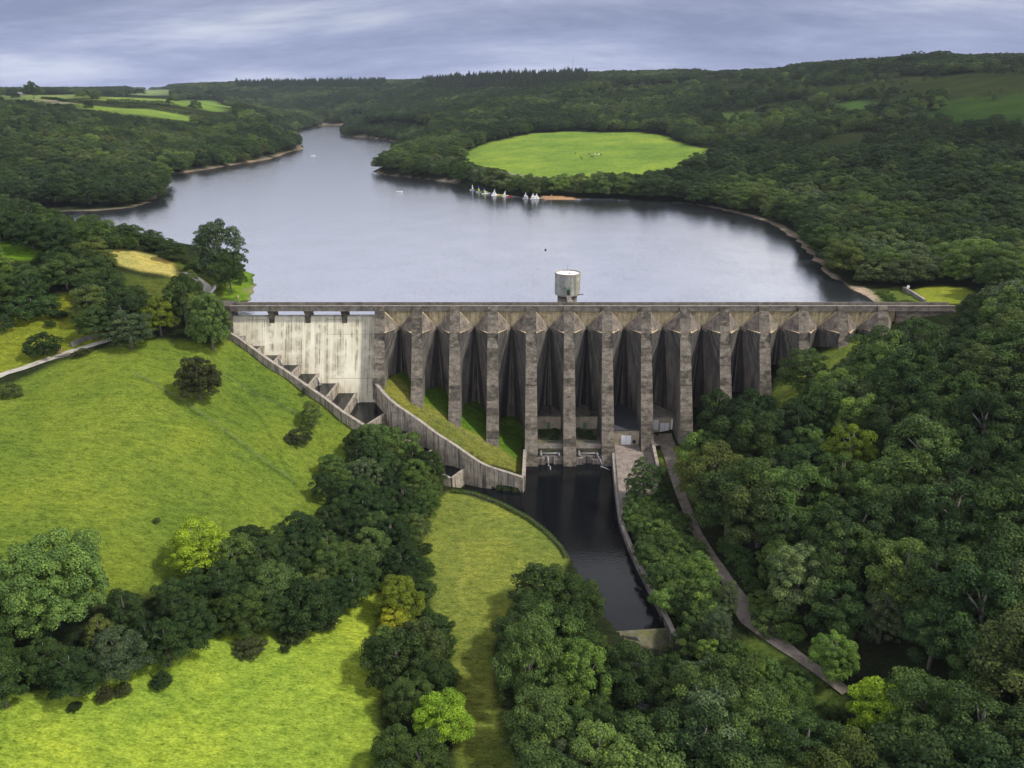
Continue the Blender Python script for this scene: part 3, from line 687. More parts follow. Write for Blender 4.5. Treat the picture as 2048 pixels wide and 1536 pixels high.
ca = me.color_attributes.new('cover', 'FLOAT_COLOR', 'POINT')
ca.data.foreach_set('color', colr.ravel())
me.materials.append(M['ground'])
tag(link('ground', me), kind='structure')

def sheet(name, pts, z, mat, kind='structure'):
    me = bpy.data.meshes.new(name)
    me.from_pydata([(x, y, z) for x, y in pts], [], [list(range(len(pts)))]); me.materials.append(mat); me.update()
    o = link(name, me)
    if me.polygons[0].normal.z < 0: me.flip_normals()
    return tag(o, kind=kind)
sheet('lake', [(-91, 237.2), (118, 240.6), (130, 262), (420, 300), (420, 2100), (-700, 2100), (-700, 300), (-160, 262), (-91.5, 250)], LAKE, M['lake'])
sheet('stilling_pool', [(-28, 137), (37.5, 137), (37.5, 222.5), (-9, 222.5), (-9, 207), (-28, 207)], POOL, M['pool'])
sheet('river', [(18, 60), (48, 60), (48, 135.2), (18, 138)], TAIL, M['pool'])

def ribbon(name, px_pts, width, lift, mat, step=1.0, z_fn=None):
    """a path or track draped on the ground along photo points"""
    P = np.array([drop(px, py)[:2] for px, py in px_pts])
    L = np.concatenate([[0], np.cumsum(np.hypot(*np.diff(P, axis=0).T))])
    s = np.arange(0, L[-1], step); Q = np.stack([np.interp(s, L, P[:, 0]), np.interp(s, L, P[:, 1])], 1)
    for _ in range(6): Q[1:-1] = (Q[:-2] + 2 * Q[1:-1] + Q[2:]) / 4
    T = np.gradient(Q, axis=0); T /= np.hypot(T[:, 0], T[:, 1])[:, None]; Nn = np.stack([-T[:, 1], T[:, 0]], 1)
    mb = MB(); k = 7; vs = []
    wv = width if np.ndim(width) else np.full(len(px_pts), width)
    wi = np.interp(s, L, wv)
    for i in range(len(Q)):
        off = np.linspace(-0.5, 0.5, k)[:, None] * wi[i]
        e = Q[i] + Nn[i] * off
        z = H(e[:, 0], e[:, 1]).max() if z_fn is None else z_fn
        zz_ = H(e[:, 0], e[:, 1])
        for j in range(k): vs.append((e[j, 0], e[j, 1], 0.5 * zz_[j] + 0.5 * zz_.mean() + lift + 0.12))
    fs = [(i * k + j, i * k + j + 1, (i + 1) * k + j + 1, (i + 1) * k + j) for i in range(len(Q) - 1) for j in range(k - 1)]
    me = mb.add(vs, fs).mesh(name, mat, True)
    o = link(name, me); tag(o, kind='structure'); return Q
PATH_Q = ribbon('path', [(-60, 772), (0, 751), (60, 733), (120, 711), (165, 697), (205, 686), (232, 674)], 2.6, 0.05, M['gravel'])
ribbon('lane', [(368, 545), (392, 556), (408, 568), (417, 580), (414, 590), (402, 598)], 2.6, 0.06, M['gravel'])
TRACK_Q = ribbon('track', [(1333, 868), (1337, 900), (1345, 935), (1362, 990), (1390, 1060), (1420, 1110), (1450, 1155), (1478, 1200), (1505, 1240), (1540, 1272), (1590, 1310), (1640, 1345), (1700, 1390)], [5.2, 4.2, 3.2, 2.7, 2.5, 2.5, 2.7, 4.2, 6.0, 4.0, 2.6, 2.4, 2.4], 0.05, M['tarmac'])
ribbon('pasture_track', [(1000, 340), (1030, 350), (1080, 356), (1120, 357)], 2.2, 0.1, M['slab'], 3.0)
# ------------------------------------------------------------------ the dam
dam = empty('dam', (0, 239, 0))
tag(dam, 'long grey concrete buttress dam across the valley with a pale spillway face', 'dam')
DOFF = Vector((0, 239, 0))
def dbuild(mb, name, mats, parent=dam, smooth=False):
    mb.v = [(x - DOFF.x, y - DOFF.y, z - DOFF.z) for x, y, z in mb.v]
    return mb.build(name, mats, parent, smooth)
YW = 236.4
M['flare'] = concrete('corbel_concrete', (0.33, 0.275, 0.215), (0.215, 0.178, 0.14), (0.10, 0.082, 0.07), 0.6, False, (0.025, 0.022, 0.02), mott=0.6)
def make_buttress(i):
    xc = BX[i]
    hb = NOSE_H[i] + 3.5
    s_l = (BX[i] - BX[i - 1]) / 2 if i > 0 else 1.5
    s_r = (BX[i + 1] - BX[i]) / 2 if i < 13 else 5.0
    def hw(h): return 1.5 + 0.48 * h / 44
    def Yj(h): return YW + 0.155 * max(0, h - 7.3)
    def Yu(h): return 241.5 + 0.26 * h
    rr = random.Random(100 + i)
    t0, t1 = rr.uniform(7.5, 9.5), rr.uniform(36, 46)
    bul = rr.uniform(0.9, 1.8)
    def side(h, s, lower):
        w = hw(h)
        if not lower: return (w, YW), (w + 0.01, YW), ((s + w) / 2, YW + 0.001), (s, YW)
        J = np.array((s - 0.04, Yj(h))); P1 = np.array((w, Yj(h) - max(0.8, (s - w) * 1.5)))
        t = min(0.95, max(0.06, (h - t0) / (t1 - t0)))
        tb = max(0.0, min(1.0, (h - t0) / (t1 - t0)))
        A2 = np.array((s - 0.2, Yj(h) - 0.15)); B2 = np.array((w + 0.12, Yj(h) - max(0.8, (s - w) * 1.5) * 0.9))
        P2 = A2 + (B2 - A2) * (0.03 + 0.94 * tb); P2[1] -= bul * 0.55 * math.sin(math.pi * min(1, tb * 1.1 + 0.05))
        P3 = J + (P2 - J) * 0.48; P3[1] += 0.55 * tb
        P2 = np.array((max(P2[0], w + 0.03), P2[1]))
        return tuple(P1), tuple(P2), tuple(P3), tuple(J)
    mb = MB(); rings = []
    hs = [0.02, 1.7, 7.3, 7.3] + list(np.linspace(8.3, max(hb, 9.0), max(2, int(hb / 3))))
    for k, h in enumerate(hs):
        lower = k >= 3
        L = side(h, s_l, lower); Rr = side(h, s_r, lower)
        w = hw(h); yn = nose_Y(h) if h > 0.5 else NY - 0.05
        if h < 1.8:
            L = ((w, 234.9), (w + 0.01, 234.9), (w + 0.015, 234.9), (w + 0.02, 234.9)) if k == 0 else L
            Rr = ((w, 234.9), (w + 0.01, 234.9), (w + 0.015, 234.9), (w + 0.02, 234.9)) if k == 0 else Rr
        yu = 235.6 if k == 0 else Yu(h)
        ring = [(xc - L[3][0], yu)] + [(xc - L[j_][0], L[j_][1]) for j_ in (3, 2, 1, 0)] + [(xc - w, yn), (xc + w, yn)] + [(xc + Rr[j_][0], Rr[j_][1]) for j_ in (0, 1, 2, 3)] + [(xc + Rr[3][0], yu)]
        rings.append([(x, y, -h) for x, y in ring])
    n = 12; b0 = len(mb.v)
    for r_ in rings: mb.v += r_
    for k in range(len(rings) - 1):
        for j in range(n):
            q = [b0 + k * n + j, b0 + k * n + (j + 1) % n, b0 + (k + 1) * n + (j + 1) % n, b0 + (k + 1) * n + j]
            mb.f.append(q)
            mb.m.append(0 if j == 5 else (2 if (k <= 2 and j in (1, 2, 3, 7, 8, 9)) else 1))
    mb.f.append([b0 + j for j in range(n)]); mb.m.append(0)
    mb.f.append([b0 + (len(rings) - 1) * n + j for j in range(n)][::-1]); mb.m.append(1)
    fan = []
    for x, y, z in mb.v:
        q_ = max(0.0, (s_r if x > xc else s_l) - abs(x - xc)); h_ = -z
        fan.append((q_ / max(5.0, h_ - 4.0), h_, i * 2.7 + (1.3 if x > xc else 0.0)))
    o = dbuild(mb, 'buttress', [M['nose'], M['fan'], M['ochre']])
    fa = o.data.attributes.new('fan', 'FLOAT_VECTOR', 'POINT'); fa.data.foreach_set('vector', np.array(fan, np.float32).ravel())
    # the corbels that flare from the nose to the joints between the heads
    fl = MB()
    for sgn, s in ((-1, s_l), (1, s_r)):
        if s < 2 or (i == 0 and sgn < 0): continue
        A = (xc + sgn * (hw(1.7) - 0.02), nose_Y(1.9) + 0.15, -1.75); D = (xc + sgn * (hw(1.7) - 0.02), YW + 0.3, -1.75)
        C = (xc + sgn * (hw(8.6) - 0.02), nose_Y(8.6) + 0.1, -8.7); B = (xc + sgn * (s - 0.07), YW - 0.35, -7.0)
        B2 = (xc + sgn * (s - 0.07), YW + 0.3, -7.6); C2 = (xc + sgn * (hw(8.6) - 0.02), YW + 0.3, -9.3)
        B3 = (xc + sgn * (s - 0.07), YW - 0.35, -7.75); C3 = (C[0], C[1] + 0.1, -9.5)
        vs = [A, D, C, B, B2, C2, B3, C3]
        fl.add(vs, [(0, 3, 1)], 1)
        fl.add(vs, [(0, 2, 3), (2, 7, 6, 3), (7, 5, 4, 6), (1, 3, 4), (3, 6, 4)], 0)
    if fl.v: dbuild(fl, 'corbel', [M['flare'], M['ochre']], o)
    return o
for i in range(14): make_buttress(i)

# roadway, parapets, piers over the spillway, abutments
XL, XR = -91.0, 136.0
mb = MB().box(XL, XR, 235.25, 238.95, -1.15, -0.95); dbuild(mb, 'roadway', M['tarmac'])
mb = MB().box(XL, XR, 234.9, 235.25, -1.55, -0.10); mb.box(XL, XR, 234.82, 235.33, -1.72, -1.55)
dbuild(mb, 'parapet', M['beam'])
mb = MB().box(XL, XR, 234.8, 235.35, -0.10, 0.0); dbuild(mb, 'coping', M['coping'])
mb = MB().box(XL, XR, 238.95, 239.3, -1.7, 0.08); dbuild(mb, 'parapet', M['beam'])
mb = MB().box(XL, XR, 235.3, 239.0, -1.6, -1.15)
dbuild(mb, 'deck_beam', M['beam'])
for px in (538, 611, 685):
    x = (px - 1024) / FPX * ZD_TOP
    mb = MB(); mb.box(x - 0.8, x + 0.8, 235.6, 240.5, -6.5, -1.72)
    mb.add([(x - 1.0, 235.2, -1.73), (x + 1.0, 235.2, -1.73), (x + 1.0, 236.4, -1.73), (x - 1.0, 236.4, -1.73), (x - 0.8, 235.7, -3.0), (x + 0.8, 235.7, -3.0), (x + 0.8, 236.3, -3.0), (x - 0.8, 236.3, -3.0)],
           [(0, 1, 5, 4), (1, 2, 6, 5), (2, 3, 7, 6), (3, 0, 4, 7), (4, 5, 6, 7)])
    dbuild(mb, 'pier', M['nose'])
xs0 = (459 - 1024) / FPX * ZD_TOP
sf = MB()
HB = 31.0
prof = [(241.0, -8.0), (239.2, -4.4), (238.2, -3.75), (237.2, -3.66), (FY - 3.75 * FK - 0.05, -3.85)]
n_s = 14
for k in range(1, n_s + 1):
    z = -3.85 - (HB - 3.85) * k / n_s; prof.append((FY + FK * z, z))
x0, x1 = xs0, BX[0] - 1.3
vs = [(x0, y, z) for y, z in prof] + [(x1, y, z) for y, z in prof]
n = len(prof)
sf.add(vs, [(i, i + 1, n + i + 1, n + i) for i in range(n - 1)])
dbuild(sf, 'spillway_face', M['spill'])
ab = MB(); ab.box(XL - 1.2, xs0 - 0.02, 234.4, 241.5, -13, 0.06); ab.box(xs0 - 0.6, xs0 + 0.35, 234.0, 234.4, -11, -0.12)
dbuild(ab, 'abutment', M['nose'])
ab = MB()
ab.box(BX[13] + 5.0, XR + 0.6, 235.05, 239.2, -9, -1.73)
dbuild(ab, 'abutment', M['nose'])

# bays five and six: valve chambers with a ledge, a railing and pipes; green doors
def bay_x(i): return BX[i], BX[i + 1]
for i in (4, 5):
    xa, xb = BX[i] + 1.75, BX[i + 1] - 1.75
    c = empty('valve_chamber', ((xa + xb) / 2, 228, -41)); Cc = c.location.copy()
    tag(c, 'concrete valve chamber with green door and pipes in the bay %s' % ('left of the middle buttress' if i == 4 else 'right of the middle buttress'), 'valve chamber', 'valve chambers at the foot of the dam')
    def lb(mb, name, mat, parent=c, smooth=False):
        mb.v = [(x - Cc.x, y - Cc.y, z - Cc.z) for x, y, z in mb.v]
        return mb.build(name, mat, parent, smooth)
    lb(MB().box(xa, xb, 231.0, 245.5, -46, -35.2), 'chamber_wall', M['buff'])
    lb(MB().box(xa, xb, 230.9, 245.5, -35.2, -34.85), 'chamber_roof', M['nose'])
    xm = (xa + xb) / 2
    lb(MB().box(xm - 0.55, xm + 0.55, 230.85, 231.0, -39.3, -37.1), 'door', M['green_paint'])
    lb(MB().box(xa, xb, 219.2, 231.0, -47, -39.4), 'planted_ledge', M['moss'])
    st_ = MB()
    st_.box(xa, xb, 218.9, 219.2, -40.6, -39.1)
    lb(st_, 'edge_wall', M['coping'])
    lw = MB(); lw.box(xa, xb, 216.6, 219.2, -47, -42.2); lw.box(xa, xa + 2.4, 215.6, 216.6, -47, -42.4); lw.box(xb - 3.0, xb, 215.9, 216.6, -47, -42.9)
    lb(lw, 'outlet_plinth', M['head'])
    pp = MB(); pp.tube([(xa + 0.4, 217.5, -41.6), (xb - 0.4, 217.5, -41.6)], 0.28)
    for x in (xa + 1.2, xb - 1.4): pp.tube([(x, 219.2, -41.5), (x, 216.9, -41.5), (x, 216.4, -42.0)], 0.38)
    lb(pp, 'pipe', M['steel'], smooth=True)
    rl = MB()
    for x in np.linspace(xa + 0.1, xb - 0.1, 7): rl.bar((x, 219.05, -39.1), (x, 219.05, -38.1), 0.07, 0.07)
    for z in (-38.1, -38.6): rl.bar((xa, 219.05, z), (xb, 219.05, z), 0.06, 0.06)
    lb(rl, 'railing', M['steel'])
    j = MB(); xj = xa + 3.3 if i == 4 else xb - 1.2
    j.tube([(xj, 216.3, -42.0), (xj + (0.1 if i == 4 else 0.6), 215.4, -42.7), (xj + (0.2 if i == 4 else 1.2), 214.9, POOL)], [0.07, 0.11, 0.2])
    for k in range(7): a = rnd.uniform(0, 6.28); j.tube([(xj + 0.6 + 0.9 * k * 0.25 * (0 if i == 4 else 1), 214.6 - 0.16 * k, POOL + 0.02), (xj + 0.7 + (0 if i == 4 else 0.4 * k), 214.0 - 0.35 * k, POOL + 0.05)], [0.12, 0.05])
    tag(j.build('water_jet', M['foam']), 'thin white water jet from the pipe %s the middle buttress' % ('left of' if i == 4 else 'right of'), 'water jet', 'jets of water into the stilling pool')

# bays seven and eight: houses with white doors
xa, xb = BX[6] + 1.72, BX[7] - 1.72
vh = empty('valve_house', ((xa + xb) / 2, 224, -40.7)); C0 = vh.location.copy()
tag(vh, 'buff valve house with dark roof and one white double door between buttresses', 'valve house')
def lv(mb, name, mat, parent, o):
    mb.v = [(x - o.x, y - o.y, z - o.z) for x, y, z in mb.v]; return mb.build(name, mat, parent)
fy = at_z((1228 + 1278) / 2, 890, -40.7)[1]
ztop = at_Y(1250, 861, fy)[2]
lv(MB().box(xa, xb, fy, 245.4, -47, ztop), 'wall', M['buff'], vh, C0)
rf = MB(); xm = (xa + xb) / 2
v = [(xa, fy - 0.25, ztop), (xb, fy - 0.25, ztop), (xb, 245.5, ztop + 1.5), (xa, 245.5, ztop + 1.5), (xm, 247, ztop + 2.6), (xm, fy - 0.25, ztop)]
rf.add([(xa, fy - 0.25, ztop + 0.01), (xb, fy - 0.25, ztop + 0.01), (xb, 245.5, ztop + 1.6), (xa, 245.5, ztop + 1.6), (xa, fy - 0.25, ztop + 0.28), (xb, fy - 0.25, ztop + 0.28), (xb, 245.5, ztop + 1.9), (xa, 245.5, ztop + 1.9)],
       [(0, 3, 2, 1), (4, 5, 6, 7), (0, 1, 5, 4), (1, 2, 6, 5), (2, 3, 7, 6), (3, 0, 4, 7)])
lv(rf, 'roof', M['roof'], vh, C0)
dxc = at_Y(1252, 880, fy)[0]; dz0 = at_Y(1252, 889, fy)[2]; dz1 = at_Y(1252, 871, fy)[2]
dm = MB()
for s in (-1, 1): dm.box(dxc + min(0.03 * s, s * 1.5), dxc + max(0.03 * s, s * 1.5), fy - 0.1, fy, dz0, dz1)
dr_ = lv(dm, 'double_door', M['white'], vh, C0)
lv(MB().box(dxc - 0.03, dxc + 0.03, fy - 0.06, fy - 0.001, dz0, dz1), 'door_joint', M['dark'], vh, C0)
fan = MB(); q = at_Y(1268, 883, fy)
fan.tube([(q[0], fy - 0.5, q[2]), (q[0], fy, q[2])], 0.55, 16); lv(fan, 'vent_fan', M['dark'], vh, C0)

xa, xb = BX[7] + 1.72, BX[8] - 1.72
fy8 = at_z(1330, 865, -40.4)[1]; z8t = at_Y(1330, 835, fy8)[2]
ph = empty('turbine_house', ((xa + xb) / 2, fy8, -40.4)); C1 = ph.location.copy()
tag(ph, 'low turbine house with two tall white panels beside a white double door', 'valve house')
lv(MB().box(xa, xb, fy8, 246, -46, z8t), 'wall', M['buff'], ph, C1)
lv(MB().box(xa, xb, fy8 - 0.2, 246, z8t, z8t + 0.3), 'roof', M['slab'], ph, C1)
for (p0, p1, q0, q1, nm) in ((1306, 1317.5, 839, 859, 'white_panel'), (1341, 1352.5, 839, 862, 'white_panel')):
    a_, b_ = at_Y(p0, q1, fy8), at_Y(p1, q0, fy8)
    lv(MB().box(a_[0], b_[0], fy8 - 0.12, fy8, a_[2], b_[2]), nm, M['white'], ph, C1)
a_, b_ = at_Y(1319.5, 865, fy8), at_Y(1338, 846, fy8); xm = (a_[0] + b_[0]) / 2
dm = MB(); dm.box(a_[0], xm - 0.03, fy8 - 0.1, fy8, a_[2], b_[2]); dm.box(xm + 0.03, b_[0], fy8 - 0.1, fy8, a_[2], b_[2])
lv(dm, 'double_door', M['white'], ph, C1)
lv(MB().box(xm - 0.03, xm + 0.03, fy8 - 0.06, fy8 - 0.001, a_[2], b_[2]), 'door_joint', M['dark'], ph, C1)
fc = MB().box(BX[7] + 2.15, BX[8] - 2.05, fy8 - 9.5, fy8 - 0.01, -43.0, -40.42); tag(fc.build('forecourt', M['slab']), kind='structure')
# the concrete gallery porch seen deep in bay eight
g = MB(); xg = (xa + xb) / 2; g.box(xg - 2.3, xg + 2.3, 243.0, 246, -29.6, -29.2)
for s in (-1.8, -0.5, 0.6, 1.8): g.box(xg + s - 0.15, xg + s + 0.15, 243.3, 243.7, -34.5, -29.6)
g.v = [(x - C1.x, y - C1.y, z - C1.z) for x, y, z in g.v]; g.build('porch', M['slab'], ph)

# concrete apron between the pool wall and the houses
ap = MB()
ax = [at_z(px, py, -40.55) for px, py in [(1229, 888), (1303, 888), (1312, 935), (1318, 985), (1262, 1000), (1243, 1030), (1236, 965)]]
n = len(ax); ap.add([tuple(p_) for p_ in ax] + [(p_[0], p_[1], -42.5) for p_ in ax], [tuple(range(n))] + [(i, i + n, (i + 1) % n + n, (i + 1) % n) for i in range(n)])
tag(ap.build('apron', M['slab']), kind='structure')

# ------------------------------------------------------------------ walls of the channel, the pool and the river
def wall(name, pts, thick, depth, mats, label, cat, group=None, cope=0.14, over=0.1, base=None):
    """a wall along a 3-D line of its top edge, with a coping as its part"""
    P = np.array(pts, float); o = empty(name, tuple(P[0] - np.array([0, 0, depth]))); O = np.array(o.location)
    T = np.gradient(P[:, :2], axis=0); T /= np.hypot(T[:, 0], T[:, 1])[:, None]; Nn = np.stack([-T[:, 1], T[:, 0]], 1)
    for nm, th, top, bot, mt in (('wall_body', thick, -cope, None, mats[0]), ('coping', thick + 2 * over, 0.0, -cope, mats[1])):
        mb = MB(); vs = []
        for p, n_ in zip(P, Nn):
            zb = (base if base is not None else p[2] - depth) if bot is None else p[2] + bot
            for s, z in ((-1, p[2] + top), (1, p[2] + top), (1, zb), (-1, zb)):
                vs.append((p[0] + n_[0] * s * th / 2 - O[0], p[1] + n_[1] * s * th / 2 - O[1], z - O[2]))
        fs = []
        for i in range(len(P) - 1):
            for j in range(4): fs.append((i * 4 + j, i * 4 + (j + 1) % 4, (i + 1) * 4 + (j + 1) % 4, (i + 1) * 4 + j))
        fs += [(0, 1, 2, 3), tuple(range(len(P) * 4 - 4, len(P) * 4))[::-1]]
        mb.add(vs, fs).build(nm, mt, o)
    return tag(o, label, cat, group)
def dense(P, step=2.0):
    P = np.array(P, float); L = np.concatenate([[0], np.cumsum(np.linalg.norm(np.diff(P, axis=0), axis=1))])
    s = np.linspace(0, L[-1], max(2, int(L[-1] / step))); return np.stack([np.interp(s, L, P[:, k]) for k in range(3)], 1)
WM = (M['wall'], M['coping'])
wall('channel_wall', LW, 0.8, 9.0, WM, 'straight channel wall with pale coping between the sloping field and stepped basins', 'retaining wall')
tw2 = dense(TW, 1.6)
for _ in range(2): tw2[1:-1] = (tw2[:-2] + 2 * tw2[1:-1] + tw2[2:]) / 4
wall('training_wall', tw2, 0.85, 6.0, WM, 'tall curved stained wall below the yellow grass bank', 'retaining wall', base=-48.5)
wall('wing_wall', [TWR[0] + np.array([0.1, 0.75, 0.02]), TWR[1]], 0.8, 8, WM, 'short pale-topped wall closing the grass bank at the pool', 'retaining wall')
wall('river_wall', dense(RW, 2), 0.8, 5.0, (M['head'], M['coping']), 'long curved river wall on the right side of the dark pool', 'retaining wall', base=-49.0)
q0, q1 = at_z(1305.5, 882, -37.6), at_z(1316, 932, -37.6)
wall('dividing_wall', [q0, q1], 0.7, 4.0, (M['head'], M['coping']), 'short dark wall with grey top between the apron and the track', 'retaining wall')
q0, q1 = at_z(1363, 885, -38.9), at_z(1374, 930, -39.6)
wall('bank_wall', [q0, q1], 0.6, 3.0, (M['head'], M['coping']), 'small dark wall beside the track at the edge of the right wood', 'retaining wall')
for k, (r_, l_) in enumerate(CROSS):
    where = ['topmost short', 'second from top short', 'third from top short', 'fourth from top', 'fifth from top', 'sixth from top', 'seventh from top, lowest against the pale face', 'first between the two channel walls',
             'second between the two channel walls', 'third between the two channel walls', 'last, at the edge of the river pool'][k]
    dr = np.array(r_) - np.array(l_); dr /= np.linalg.norm(dr)
    wall('weir_wall', [np.array(l_) - dr * 0.3, np.array(r_) + dr * 0.6], 0.7, 6.5, WM, 'weir wall across the spillway channel, ' + where, 'weir wall', 'weir walls of the stepped spillway', cope=0.1, over=0.03)
# water in each basin
for k in range(len(CROSS)):
    r1, l1 = CROSS[k]
    r0, l0 = CROSS[k - 1] if k else (np.array([xs0 + 0.2, FY + FK * r1[2], 0]), LW[0])
    z = r1[2] - 0.22
    if k <= 6: pts = [(r1[0], r1[1] + 0.25), (r0[0] - 0.1, r1[1] + 0.25), (l0[0], l0[1]), (l1[0], l1[1])]
    elif k == 7:
        pts = [(r1[0], r1[1]), (TW[0][0] + 0.3, TW[0][1]), (TW[0][0] - 0.5, FY + FK * z + 0.5), (r0[0] - 0.1, FY + FK * z + 0.5), (l0[0], l0[1]), (l1[0], l1[1])]
    else: pts = [(r1[0], r1[1]), (r0[0], r0[1]), (l0[0], l0[1]), (l1[0], l1[1])]
    sheet('basin_water', pts, z, M['pool'])
# little white falls over the notches
for n_, (a, b, zi, where) in enumerate([((648, 640), (672, 712), 2, 'third'), ((955, 790), (980, 858), 4, 'fifth'), ((1265, 950), (1285, 1000), 6, 'seventh')]):
    top = at_z(*crop4(*a), CROSS[zi][0][2]); zb = CROSS[zi + 1][0][2] - 0.15 if zi < 6 else CROSS[7][0][2] - 0.15
    bt = at_z(*crop4(*b), zb)
    j = MB(); mid_ = (top + bt) / 2 + np.array([0.2, 0.1, 0.5])
    j.tube([top, mid_, bt], [0.12, 0.22, 0.45], 7)
    for k in range(9):
        a_ = rnd.uniform(0, 6.28); r_ = rnd.uniform(0.3, 1.1)
        j.tube([bt, bt + np.array([math.cos(a_) * r_ * 1.3, math.sin(a_) * r_ * 0.8, 0.05])], [0.28, 0.08], 5)
    tag(j.build('waterfall', M['foam'], None, True), 'small white fall below the %s weir wall from the top' % where, 'waterfall', 'small falls down the stepped channel')

# weir on the river with a mossy apron
wL, wR = at_z(1258, 1274, POOL + 0.05), at_z(1344, 1250, POOL + 0.05)
bL, bR = at_z(1285, 1298, TAIL), at_z(1352, 1314, TAIL)
wd = empty('river_weir', tuple((wL + wR) / 2)); O = np.array(wd.location)
tag(wd, 'low sloping mossy weir across the narrow river at the lower trees', 'weir')
mb = MB(); vs = [wL + (-6, 1.5, 0), wR + (2, -0.6, 0), wL + (-6, 0.6, 0), wR + (2, -1.4, 0), bL + (-8, -1, 0.1), bR + (2, 0, 0.1), bL + (-8, -1, -2), bR + (2, 0, -2), wL + (-6, 1.5, -4), wR + (2, -0.6, -4)]
mb.add([v_ - O for v_ in vs], [(0, 1, 3, 2), (2, 3, 5, 4), (4, 5, 7, 6), (0, 8, 9, 1), (6, 7, 9, 8), (0, 2, 4, 6, 8), (1, 9, 7, 5, 3)])
mb.build('weir_slope', M['moss'], wd)
mb = MB(); a0, a1 = wL + (-1.5, 0.5, 0.03), wL + (1.6, -0.25, 0.03); c0, c1 = bL + (-1.5, 0.2, 0.2), bL + (1.0, 0.2, 0.2)
mb.add([a0 - O, a1 - O, c1 - O, c0 - O, a0 - O + (0, 0, 0.12), a1 - O + (0, 0, 0.12), c1 - O + (0, 0, 0.12), c0 - O + (0, 0, 0.12)], [(0, 3, 2, 1), (4, 5, 6, 7), (0, 1, 5, 4), (1, 2, 6, 5), (2, 3, 7, 6), (3, 0, 4, 7)])
mb.build('overflow', M['foam'], wd)

# ------------------------------------------------------------------ valve tower with its footbridge
tx, ty = 18.1, 252.1
tw = empty('valve_tower', (tx, ty, LAKE)); tag(tw, 'round pale concrete valve tower rising from the lake behind the dam', 'tower')
o_ = -LAKE
MB().lathe([(3.2, -4), (3.2, o_ - 0.3)], 48).build('tower_stem', M['nose'], tw, True)
dr_m = MB().lathe([(3.2, o_ - 0.75), (4.0, o_ - 0.55), (4.15, o_ - 0.2), (4.15, o_ + 6.6), (3.95, o_ + 6.6), (3.9, o_ + 6.25)], 64)
d_ = dr_m.build('drum', M['tower'], tw)
MB().lathe([(3.9, o_ + 6.15), (3.9, o_ + 6.28), (0.1, o_ + 6.5)], 48).build('roof', M['tower_roof'], tw)
MB().lathe([(4.22, o_ + 6.2), (4.22, o_ + 6.72), (4.0, o_ + 6.72), (3.98, o_ + 6.2)], 64).build('roof_rim', M['coping'], tw)
dg = MB(); dg.box(-0.75, 0.75, -4.5, -3.9, o_ + 0.05, o_ + 2.1)
dg.add([(-0.75, -4.5, o_ + 2.1), (0.75, -4.5, o_ + 2.1), (0.75, -3.9, o_ + 2.1), (-0.75, -3.9, o_ + 2.1), (0, -4.5, o_ + 3.0), (0, -3.9, o_ + 3.0)], [(0, 1, 4), (2, 3, 5), (0, 4, 5, 3), (1, 2, 5, 4)])
dd = dg.build('porch', M['green_paint'], tw)
MB().box(-0.5, 0.5, -4.56, -4.5, o_ + 0.1, o_ + 1.9).build('door', M['dark'], dd)
MB().tube([(-0.2, 0.3, o_ + 6.4), (-0.2, 0.3, o_ + 9.6)], [0.05, 0.025], 6).build('antenna', M['dark'], tw)
MB().box(0.3, 0.75, -1.2, -0.8, o_ + 6.3, o_ + 6.75).build('vent', M['dark'], tw)
MB().tube([(2.9, -2.6, o_ - 0.1), (5.0, -3.2, o_ + 0.15)], [0.1, 0.14], 6).build('spout', M['dark'], tw)
fb = empty('footbridge', (tx, 239.3, -0.5)); tag(fb, 'narrow footbridge with railings leading from the dam to the tower', 'footbridge')
MB().add([(-0.65, 0.02, -0.35), (0.65, 0.02, -0.35), (0.65, 8.4, 0.35), (-0.65, 8.4, 0.35), (-0.65, 0.02, -0.05), (0.65, 0.02, -0.05), (0.65, 8.4, 0.6), (-0.65, 8.4, 0.6)],
         [(0, 3, 2, 1), (4, 5, 6, 7), (0, 1, 5, 4), (1, 2, 6, 5), (2, 3, 7, 6), (3, 0, 4, 7)]).build('walkway', M['slab'], fb)
for s in (-1, 1):
    rl = MB()
    for y in np.linspace(0.1, 8.2, 6): rl.bar((s * 0.62, y, -0.1 + 0.078 * y), (s * 0.62, y, 0.9 + 0.078 * y), 0.07, 0.07)
    for z in (0.5, 0.9): rl.bar((s * 0.62, 0.1, z), (s * 0.62, 8.3, z + 0.65), 0.07, 0.07)
    rl.build('railing', M['steel'], fb)
kb = MB().box(tx - 0.9, tx + 0.9, 238.75, 239.4, 0.0, 0.55); dbuild(kb, 'gate_pier', M['coping'])
